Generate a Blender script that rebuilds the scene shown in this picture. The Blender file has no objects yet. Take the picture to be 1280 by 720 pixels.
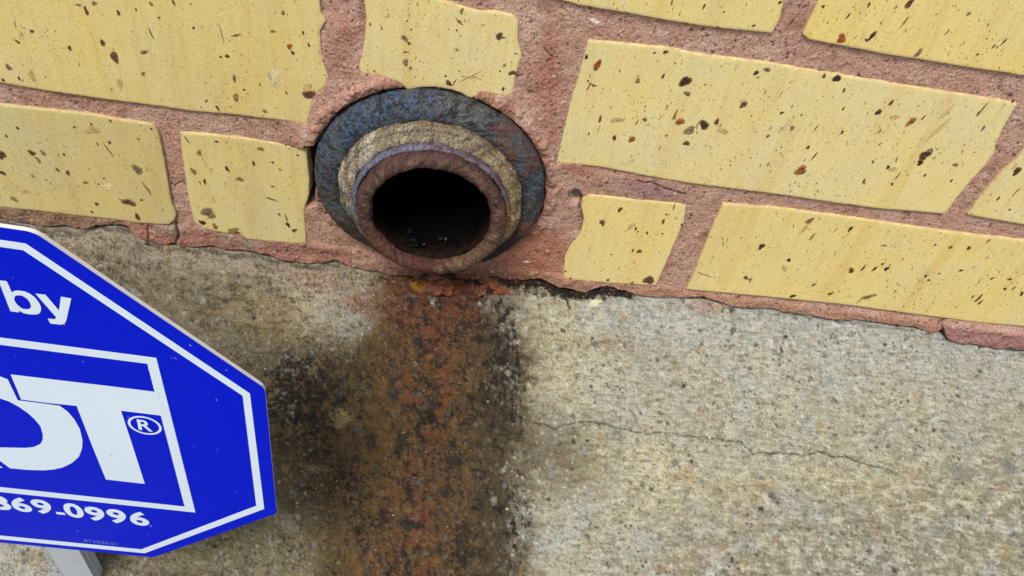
import bpy, bmesh, math, random
import numpy as np
from mathutils import Vector, Matrix
from mathutils.geometry import tessellate_polygon
random.seed(7); rng = np.random.default_rng(7)
S = bpy.context.scene; COL = S.collection

# ------------------------------------------------------------------ camera
F, PITCH, ROLL, YAW = 1000.0, 0.77964003, 0.19983493, 0.10904111
D, HC = 0.3133, 0.310
cp, sp, cy, sy = math.cos(PITCH), math.sin(PITCH), math.cos(YAW), math.sin(YAW)
fw = np.array([sy*cp, cy*cp, -sp]); rt = np.array([cy, -sy, 0.0]); up = np.cross(rt, fw)
r1 = rt*math.cos(ROLL) + up*math.sin(ROLL); u1 = -rt*math.sin(ROLL) + up*math.cos(ROLL)
CAM = np.array([0, -D, HC]); ROT = np.array([r1, u1, fw])
cd = bpy.data.cameras.new('camera'); cam = bpy.data.objects.new('camera', cd); COL.objects.link(cam)
cd.sensor_width = 36; cd.lens = 36*F/1280; cd.clip_start = 0.005; cd.clip_end = 200
mw = Matrix.Identity(4)
for i in range(3):
    mw[i][0] = r1[i]; mw[i][1] = u1[i]; mw[i][2] = -fw[i]; mw[i][3] = CAM[i]
cam.matrix_world = mw; S.camera = cam

# ------------------------------------------------------------------ light
W = bpy.data.worlds.new("World"); S.world = W; W.use_nodes = True
nt = W.node_tree; bg = nt.nodes['Background']; sk = nt.nodes.new('ShaderNodeTexSky')
SUN_EL, SUN_AZ = math.radians(58), math.radians(205)     # azimuth: clockwise from +Y
sk.sky_type = 'NISHITA'; sk.sun_disc = False; sk.sun_elevation = SUN_EL; sk.sun_rotation = SUN_AZ
sk.air_density = 1.0; sk.dust_density = 4.0; sk.ozone_density = 1.0
nt.links.new(sk.outputs[0], bg.inputs[0]); bg.inputs[1].default_value = 0.1
ld = bpy.data.lights.new('sun', 'SUN'); ld.energy = 1.5; ld.angle = math.radians(16); ld.color = (1, .96, .9)
sun = bpy.data.objects.new('sun', ld); COL.objects.link(sun)
sdir = Vector((math.sin(SUN_AZ)*math.cos(SUN_EL), math.cos(SUN_AZ)*math.cos(SUN_EL), math.sin(SUN_EL)))
sun.rotation_euler = sdir.to_track_quat('Z', 'Y').to_euler()
S.view_settings.view_transform = 'Standard'; S.view_settings.look = 'None'
S.view_settings.exposure = 0.80; S.view_settings.gamma = 1.0

# ------------------------------------------------------------------ photo geometry helpers
def ray(x, y): return ROT.T @ np.array([(x-640)/F, -(y-360)/F, 1.0])
def W2(x, y, off=0.0):                      # point on the wall plane (y = -off) as (x, z)
    d = ray(x, y); t = (D-off)/d[1]; p = CAM + d*t; return (p[0], p[2])
def project(X, Y, Z):
    q = np.stack([X-CAM[0], Y-CAM[1], Z-CAM[2]], -1) @ ROT.T
    return 640+F*q[..., 0]/q[..., 2], 360-F*q[..., 1]/q[..., 2]
SL = math.tan(math.radians(21))
def LG(x, y):                               # point on the ledge plane
    d = ray(x, y); t = (-HC - SL*D)/(d[2]-SL*d[1])
    return CAM + d*t
def srgb(r, g, b):
    f = lambda c: (c/255/12.92 if c/255 <= .04045 else ((c/255+.055)/1.055)**2.4)
    return np.array([f(r), f(g), f(b)])

# ------------------------------------------------------------------ noise
def perlin(x, y, seed=0):
    xi = np.floor(x).astype(np.int64); yi = np.floor(y).astype(np.int64); xf = x-xi; yf = y-yi
    def g(ix, iy):
        h = (ix*374761393 + iy*668265263 + seed*1442695041) & 0xffffffff
        h = ((h ^ (h >> 13))*1274126177) & 0xffffffff; h = h ^ (h >> 16)
        a = (h & 0xffff)*(2*np.pi/65536); return np.cos(a), np.sin(a)
    u = xf*xf*xf*(xf*(xf*6-15)+10); v = yf*yf*yf*(yf*(yf*6-15)+10)
    def d(dx, dy):
        a, b = g(xi+dx, yi+dy); return a*(xf-dx)+b*(yf-dy)
    a = d(0, 0); b = d(1, 0); c = d(0, 1); e = d(1, 1)
    return (a+(b-a)*u) + ((c+(e-c)*u)-(a+(b-a)*u))*v
def fbm(x, y, f, o=4, seed=0, g=.5):
    r = 0; a = 1; n = 0
    for i in range(o):
        r = r + a*perlin(x*f+i*17.3, y*f-i*9.1, seed+i*7); n += a; a *= g; f *= 2.03
    return r/n*1.6
def ss(a, b, x): t = np.clip((x-a)/(b-a), 0, 1); return t*t*(3-2*t)
def mixc(c, col, m): return c + (np.asarray(col)-c)*m[..., None]
def blob(U, V, cx, cy, rx, ry, ang=0, soft=.5):
    a = math.radians(ang); dx = U-cx; dy = V-cy
    p = dx*math.cos(a)+dy*math.sin(a); q = -dx*math.sin(a)+dy*math.cos(a)
    return 1-ss(1-soft, 1+soft, np.sqrt((p/rx)**2+(q/ry)**2))
def inpoly(U, V, P):
    m = np.zeros(U.shape, bool); n = len(P)
    for i in range(n):
        x1, y1 = P[i]; x2, y2 = P[(i+1) % n]
        if y1 == y2: continue
        c = ((y1 > V) != (y2 > V)) & (U < (x2-x1)*(V-y1)/(y2-y1)+x1); m ^= c
    return m
def linedist(U, V, P):
    d = np.full(U.shape, 1e9)
    for (x1, y1), (x2, y2) in zip(P[:-1], P[1:]):
        L = (x2-x1)**2+(y2-y1)**2; t = np.clip(((U-x1)*(x2-x1)+(V-y1)*(y2-y1))/L, 0, 1)
        d = np.minimum(d, np.hypot(U-x1-t*(x2-x1), V-y1-t*(y2-y1)))
    return d

# ------------------------------------------------------------------ materials
def new_mat(n):
    m = bpy.data.materials.new(n); m.use_nodes = True; t = m.node_tree
    return m, t, t.nodes['Principled BSDF']
def N(t, k, **kw):
    n = t.nodes.new(k)
    for a, b in kw.items():
        if a.startswith('i_'):
            key = a[2:]; key = int(key) if key.isdigit() else key
            n.inputs[key].default_value = b
        else: setattr(n, a, b)
    return n
def ramp(t, src, p0, p1, c0=(0, 0, 0, 1), c1=(1, 1, 1, 1)):
    r = N(t, 'ShaderNodeValToRGB'); r.color_ramp.elements[0].position = p0; r.color_ramp.elements[1].position = p1
    r.color_ramp.elements[0].color = c0; r.color_ramp.elements[1].color = c1
    t.links.new(src, r.inputs[0]); return r.outputs[0]
def mixn(t, fac, a, b, mode='MIX'):
    m = N(t, 'ShaderNodeMix', data_type='RGBA', blend_type=mode)
    for i, v in ((0, fac), (6, a), (7, b)):
        if hasattr(v, 'links'): t.links.new(v, m.inputs[i])
        elif i == 0: m.inputs[0].default_value = v
        else: m.inputs[i].default_value = (*v[:3], 1)
    return m.outputs[2]
def coord(t, scale=(1, 1, 1)):
    c = N(t, 'ShaderNodeTexCoord'); m = N(t, 'ShaderNodeMapping'); m.inputs['Scale'].default_value = scale
    t.links.new(c.outputs['Object'], m.inputs[0]); return m.outputs[0]
def noise(t, vec, scale, detail=4, rough=.6):
    n = N(t, 'ShaderNodeTexNoise'); n.inputs['Scale'].default_value = scale; n.inputs['Detail'].default_value = detail
    n.inputs['Roughness'].default_value = rough; t.links.new(vec, n.inputs['Vector']); return n.outputs[0]
def bump(t, h, strength, dist, prev=None):
    b = N(t, 'ShaderNodeBump'); b.inputs['Strength'].default_value = strength; b.inputs['Distance'].default_value = dist
    t.links.new(h, b.inputs['Height'])
    if prev is not None: t.links.new(prev, b.inputs['Normal'])
    return b.outputs[0]
def simple(n, col, rough=.6, metal=0, spec=.5):
    m, t, b = new_mat(n); v = coord(t)
    nz = noise(t, v, 140, 5); c = mixn(t, nz, np.array(col)*.88, np.minimum(np.array(col)*1.12, 1))
    t.links.new(c, b.inputs['Base Color']); b.inputs['Roughness'].default_value = rough
    b.inputs['Metallic'].default_value = metal; b.inputs['Specular IOR Level'].default_value = spec
    return m
def attr_mat(n, attr='albedo', rough=.85, grain=.12, gs=1500, bs=.5, bd=.0003, spec=.3, wet=None):
    m, t, b = new_mat(n); a = N(t, 'ShaderNodeAttribute', attribute_name=attr); v = coord(t)
    g = noise(t, v, gs, 3, .7); g2 = noise(t, v, gs*.35, 3, .6)
    gr = ramp(t, g, .3, .7, (1-grain*2,)*3+(1,), (1+grain,)*3+(1,))
    c = mixn(t, 1.0, a.outputs['Color'], gr, 'MULTIPLY')
    t.links.new(c, b.inputs['Base Color']); b.inputs['Specular IOR Level'].default_value = spec
    if wet:
        w = N(t, 'ShaderNodeAttribute', attribute_name='wet')
        r = N(t, 'ShaderNodeMapRange'); r.inputs['To Min'].default_value = rough; r.inputs['To Max'].default_value = wet
        t.links.new(w.outputs['Fac'], r.inputs[0]); t.links.new(r.outputs[0], b.inputs['Roughness'])
    else: b.inputs['Roughness'].default_value = rough
    n1 = bump(t, g2, bs, bd*2); n2 = bump(t, g, bs, bd, n1); t.links.new(n2, b.inputs['Normal'])
    return m
def brick_mat():
    m, t, b = new_mat('glazed_yellow_brick')
    v = coord(t); oi = N(t, 'ShaderNodeObjectInfo')
    n1 = noise(t, v, 26, 5, .6)
    c = mixn(t, ramp(t, n1, .34, .66), srgb(212, 193, 124), srgb(205, 194, 140))
    vs = coord(t, (1, 1, .16)); st = noise(t, vs, 330, 4, .6)
    c = mixn(t, ramp(t, st, .48, .72, (0,)*3+(1,), (.32,)*3+(1,)), c, srgb(186, 160, 92))
    vs2 = coord(t, (1, 1, .07)); st2 = noise(t, vs2, 90, 3, .5)
    c = mixn(t, ramp(t, st2, .52, .72, (0,)*3+(1,), (.36,)*3+(1,)), c, srgb(196, 156, 84))
    c = mixn(t, ramp(t, noise(t, v, 60, 6, .7), .56, .72, (0,)*3+(1,), (.45,)*3+(1,)), c, srgb(200, 196, 158))
    c = mixn(t, 1.0, c, oi.outputs['Color'], 'MULTIPLY')
    gk = noise(t, coord(t, (1, 1, .7)), 1300, 2, .6); c = mixn(t, 1.0, c, ramp(t, gk, .3, .7, (.86,)*3+(1,), (1.07,)*3+(1,)), 'MULTIPLY')
    dk = noise(t, coord(t, (1, 1, .5)), 120, 6, .75); c = mixn(t, ramp(t, dk, .58, .74, (0,)*3+(1,), (.35,)*3+(1,)), c, srgb(172, 152, 100))
    sp1 = noise(t, coord(t, (1, 1, .6)), 900, 2, .5)
    c = mixn(t, ramp(t, sp1, .655, .70, (0,)*3+(1,), (.8,)*3+(1,)), c, srgb(110, 78, 42))
    # bruised, mortar-smeared rim of the face, stored on the mesh
    ea = N(t, 'ShaderNodeAttribute', attribute_name='rim')
    en = N(t, 'ShaderNodeMath', operation='MULTIPLY'); t.links.new(ea.outputs['Fac'], en.inputs[0])
    t.links.new(ramp(t, noise(t, v, 220, 4, .7), .35, .65), en.inputs[1])
    c = mixn(t, en.outputs[0], c, srgb(176, 152, 112))
    t.links.new(c, b.inputs['Base Color']); b.inputs['Roughness'].default_value = .55
    b.inputs['Specular IOR Level'].default_value = .35
    nb = bump(t, n1, .5, .0012); nb = bump(t, st, .25, .0002, nb); nb = bump(t, noise(t, v, 1100, 3), .25, .00012, nb)
    t.links.new(nb, b.inputs['Normal']); return m
M_BRICK = brick_mat()
M_SPOT = attr_mat('iron_spot', rough=.6, grain=.2, gs=1300)
M_MORTAR = attr_mat('mortar', rough=.92, grain=.28, gs=1400, bs=.7, bd=.0005)
M_CONC = attr_mat('weathered_concrete', rough=.85, grain=.22, gs=1300, bs=1.0, bd=.0005, wet=.35)
M_PIPE = attr_mat('corroded_iron', rough=.7, grain=.4, gs=1100, bs=1.0, bd=.0005, spec=.35)
M_BORE = attr_mat('wet_black_bore', rough=.24, grain=.3, gs=160, bs=.6, bd=.0012, spec=.3)

# ------------------------------------------------------------------ mesh helpers
def link(name, me, mat, parent=None, **props):
    o = bpy.data.objects.new(name, me); COL.objects.link(o)
    if mat: me.materials.append(mat)
    if parent: o.parent = parent
    for k, v in props.items(): o[k] = v
    return o
def empty(name, loc=(0, 0, 0), **props):
    o = bpy.data.objects.new(name, None); o.empty_display_size = .02; COL.objects.link(o); o.location = loc
    for k, v in props.items(): o[k] = v
    return o
def pydata(name, vs, fs, smooth=False):
    me = bpy.data.meshes.new(name); me.from_pydata([tuple(map(float, v)) for v in vs], [], fs); me.update()
    if smooth: me.polygons.foreach_set('use_smooth', [True]*len(me.polygons))
    return me
def set_attr(me, name, arr):
    if arr.ndim == 2:
        a = me.attributes.new(name, 'FLOAT_COLOR', 'POINT'); c = np.ones((len(arr), 4), np.float32); c[:, :3] = arr
        a.data.foreach_set('color', c.ravel())
    else:
        a = me.attributes.new(name, 'FLOAT', 'POINT'); a.data.foreach_set('value', arr.astype(np.float32))
def grid_mesh(name, X, Y, Z, keep=None, wrap=False, attrs={}):
    r, c = X.shape; co = np.stack([X, Y, Z], -1).reshape(-1, 3).astype(np.float32)
    idx = np.arange(r*c).reshape(r, c)
    if wrap: nx = np.roll(idx, -1, 1); a = idx[:-1]; b = nx[:-1]; d = idx[1:]; e = nx[1:]
    else: a = idx[:-1, :-1]; b = idx[:-1, 1:]; d = idx[1:, :-1]; e = idx[1:, 1:]
    q = np.stack([a, b, e, d], -1).reshape(-1, 4)
    if keep is not None: q = q[keep.reshape(-1)]
    used = np.unique(q); rm = np.full(r*c, -1); rm[used] = np.arange(len(used)); q = rm[q]; co = co[used]
    me = bpy.data.meshes.new(name); me.vertices.add(len(co)); me.vertices.foreach_set('co', co.ravel())
    me.loops.add(q.size); me.loops.foreach_set('vertex_index', q.ravel().astype(np.int32))
    me.polygons.add(len(q)); me.polygons.foreach_set('loop_start', (np.arange(len(q))*4).astype(np.int32))
    me.polygons.foreach_set('use_smooth', np.ones(len(q), bool))
    me.update(calc_edges=True)
    for k, v in attrs.items(): set_attr(me, k, v.reshape(r*c, -1)[used] if v.ndim == 3 else v.reshape(-1)[used])
    return me

# ================================================================== THE WALL
wall = empty('brick_wall', (0, 0, 0), label='yellow speckled brick wall with rough pink mortar joints around the pipe', category='wall')

BR = {  # traced outlines, photo pixels, clockwise from the top left
'B1': [(-212, -108), (398, -40), (399.6, 0), (401, 16), (408, 26), (400, 39), (402, 72), (408, 85), (411, 98), (407, 108), (396, 117), (390, 130), (386, 148), (384, 155), (345, 150), (290, 143), (240, 139), (200, 133), (130, 124), (60, 114), (0, 103.5), (-232, 72)],
'B2': [(-270, 96), (0, 131), (60, 137.5), (120, 144), (155, 150.5), (190, 155.5), (196, 161), (201, 177), (207.5, 212), (214, 252), (220, 267), (218.5, 275), (211, 281), (175, 279), (140, 274), (100, 270), (60, 265), (0, 259), (-275, 229)],
'B3': [(225, 166), (256, 168), (308, 173.5), (350, 180), (383, 185), (384, 200), (387, 224), (386, 245), (380, 262), (382, 287), (383, 305.5), (350, 303), (308, 299), (298, 290), (282, 292), (255, 286), (243, 278), (237, 256), (232, 224), (226.5, 182)],
'B4': [(452, -22), (500, -16), (540, -3), (575, 8), (595, 14), (620, 15), (640, 19), (648, 27), (647.5, 50), (652.5, 70), (646, 90), (643, 105), (640, 121.5), (618, 118), (600, 115.5), (597, 120), (587, 124), (576, 116), (565, 112.5), (545, 109), (525, 109.5), (510, 112.5), (497.5, 102.5), (472.5, 94.5), (451, 91), (447.5, 85), (453.7, 62.5), (457.5, 25), (455, 0)],
'B5': [(735, 51), (760, 53), (800, 57), (835, 60), (862, 66), (900, 71.5), (950, 77), (1000, 86), (1060, 95.5), (1130, 107), (1200, 118), (1250, 125.5), (1272, 130), (1262, 146), (1252, 165), (1245, 180), (1243, 192), (1232, 207), (1213, 227), (1196, 248), (1181, 268), (1165, 266), (1100, 261), (1040, 253), (980, 244), (920, 236.5), (860, 229), (800, 218.5), (750, 208.5), (694, 203.5), (700, 178), (712, 130), (724, 93)],
'B6': [(736, 243.6), (793, 250), (835, 254), (857.6, 257), (855, 278), (841.7, 308), (831, 333), (820, 357), (805, 356.6), (756, 353.6), (704, 348.5), (705.7, 318), (713, 305), (725.6, 290), (730, 275), (726, 257), (729, 246)],
'B7': [(904, 255), (968, 260), (1044, 269.5), (1122.5, 281), (1188, 290.5), (1280, 301), (1370, 314), (1302, 410), (1280, 408), (1221, 403), (1142, 392.5), (1057, 381), (958, 371), (858, 362), (868, 340), (880, 309), (893, 277)],
'B8': [(1296, 166), (1270, 200), (1245, 224), (1225, 246), (1209, 268.5), (1245, 275), (1280, 281), (1700, 345), (1890, 225), (1400, 147)],
'B9': [(1040, -40), (1024, 0), (1008, 32), (1003, 43), (1012.6, 50), (1062, 59), (1107, 68), (1153, 75), (1207, 84), (1257, 91), (1280, 95), (1520, 135), (1640, -10), (1480, -10), (1045, -75)],
'B10': [(480, -150), (1010, -80), (990, -28), (979.6, 0), (976, 23), (965, 41.7), (944.7, 39.5), (905, 36), (872, 31.5), (830, 25), (790, 17.5), (727, 7), (690, -3), (500, -40)],
}
def densify(P, step, jit, seed, lim=1e9):
    out = []; n = len(P); r = np.random.default_rng(seed); L = 0
    for i in range(n):
        a = np.array(P[i]); b = np.array(P[(i+1) % n]); l = np.linalg.norm(b-a); k = max(1, int(l/step)) if l < lim else 1
        nrm = np.array([b[1]-a[1], a[0]-b[0]])/max(l, 1e-9)
        for j in range(k):
            p = a+(b-a)*j/k; s = L+l*j/k
            d = (perlin(np.array([s*400.]), np.array([seed*3.1]), seed)[0]*1.1+perlin(np.array([s*1300.]), np.array([seed*1.7]), seed+5)[0]*.9+max(0, perlin(np.array([s*90.]), np.array([seed*2.9]), seed+9)[0]-.25)*3*perlin(np.array([s*800.]), np.array([seed*2.1]), seed+11)[0])*jit
            out.append(p+nrm*d)
        L += l
    return out
def signed(P): return .5*sum(P[i][0]*P[(i+1) % len(P)][1]-P[(i+1) % len(P)][0]*P[i][1] for i in range(len(P)))
def inset(P, d):
    n = len(P); sg = 1 if signed(P) > 0 else -1; out = []
    for i in range(n):
        t = np.array(P[(i+1) % n])-np.array(P[i-1]); l = np.linalg.norm(t); nn = np.array([-t[1], t[0]])/max(l, 1e-9)*sg
        out.append(np.array(P[i])+nn*d)
    return out
def check_fill(Q, tris):
    a = sum(abs((Q[b][0]-Q[a_][0])*(Q[c][1]-Q[a_][1])-(Q[c][0]-Q[a_][0])*(Q[b][1]-Q[a_][1]))/2 for a_, b, c in tris)
    return abs(a-abs(signed(Q)))/abs(signed(Q))
def brick_mesh(P, depth=.02, bev=.00035, face=0.0, rimw=.0013):
    if signed(P) > 0: P = P[::-1]
    n = len(P)
    rings = [(P, depth), (P, face+bev), (inset(P, bev*.35), face+bev*.3), (inset(P, bev), face), (inset(P, rimw), face-.00005)]
    vs = []; rim = []; fs = []
    for (Q, y), rv in zip(rings, (1, 1, .9, .6, 0)):
        for q in Q: vs.append((q[0], y, q[1])); rim.append(rv)
    for k in range(len(rings)-1):
        for i in range(n):
            j = (i+1) % n; fs.append((k*n+i, k*n+j, (k+1)*n+j, (k+1)*n+i))
    base = (len(rings)-1)*n
    Qc = [(vs[base+i][0], vs[base+i][2]) for i in range(n)]; TR = tessellate_polygon([[Vector((q[0], q[1], 0)) for q in Qc]])
    er = check_fill(Qc, TR)
    if er > .002: print('BAD FILL', er, Qc[0])
    for tri in TR:
        fs.append(tuple(base+i for i in tri))
    me = pydata('brick', vs, fs); bm = bmesh.new(); bm.from_mesh(me); bmesh.ops.recalc_face_normals(bm, faces=bm.faces)
    # make the front look toward -Y
    s = sum(f.normal.y*f.calc_area() for f in bm.faces if abs(f.normal.y) > .9)
    if s > 0: bmesh.ops.reverse_faces(bm, faces=bm.faces)
    bm.to_mesh(me); bm.free(); me.polygons.foreach_set('use_smooth', [True]*(4*n)+[False]*(len(me.polygons)-4*n))
    set_attr(me, 'rim', np.array(rim)); return me

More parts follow.
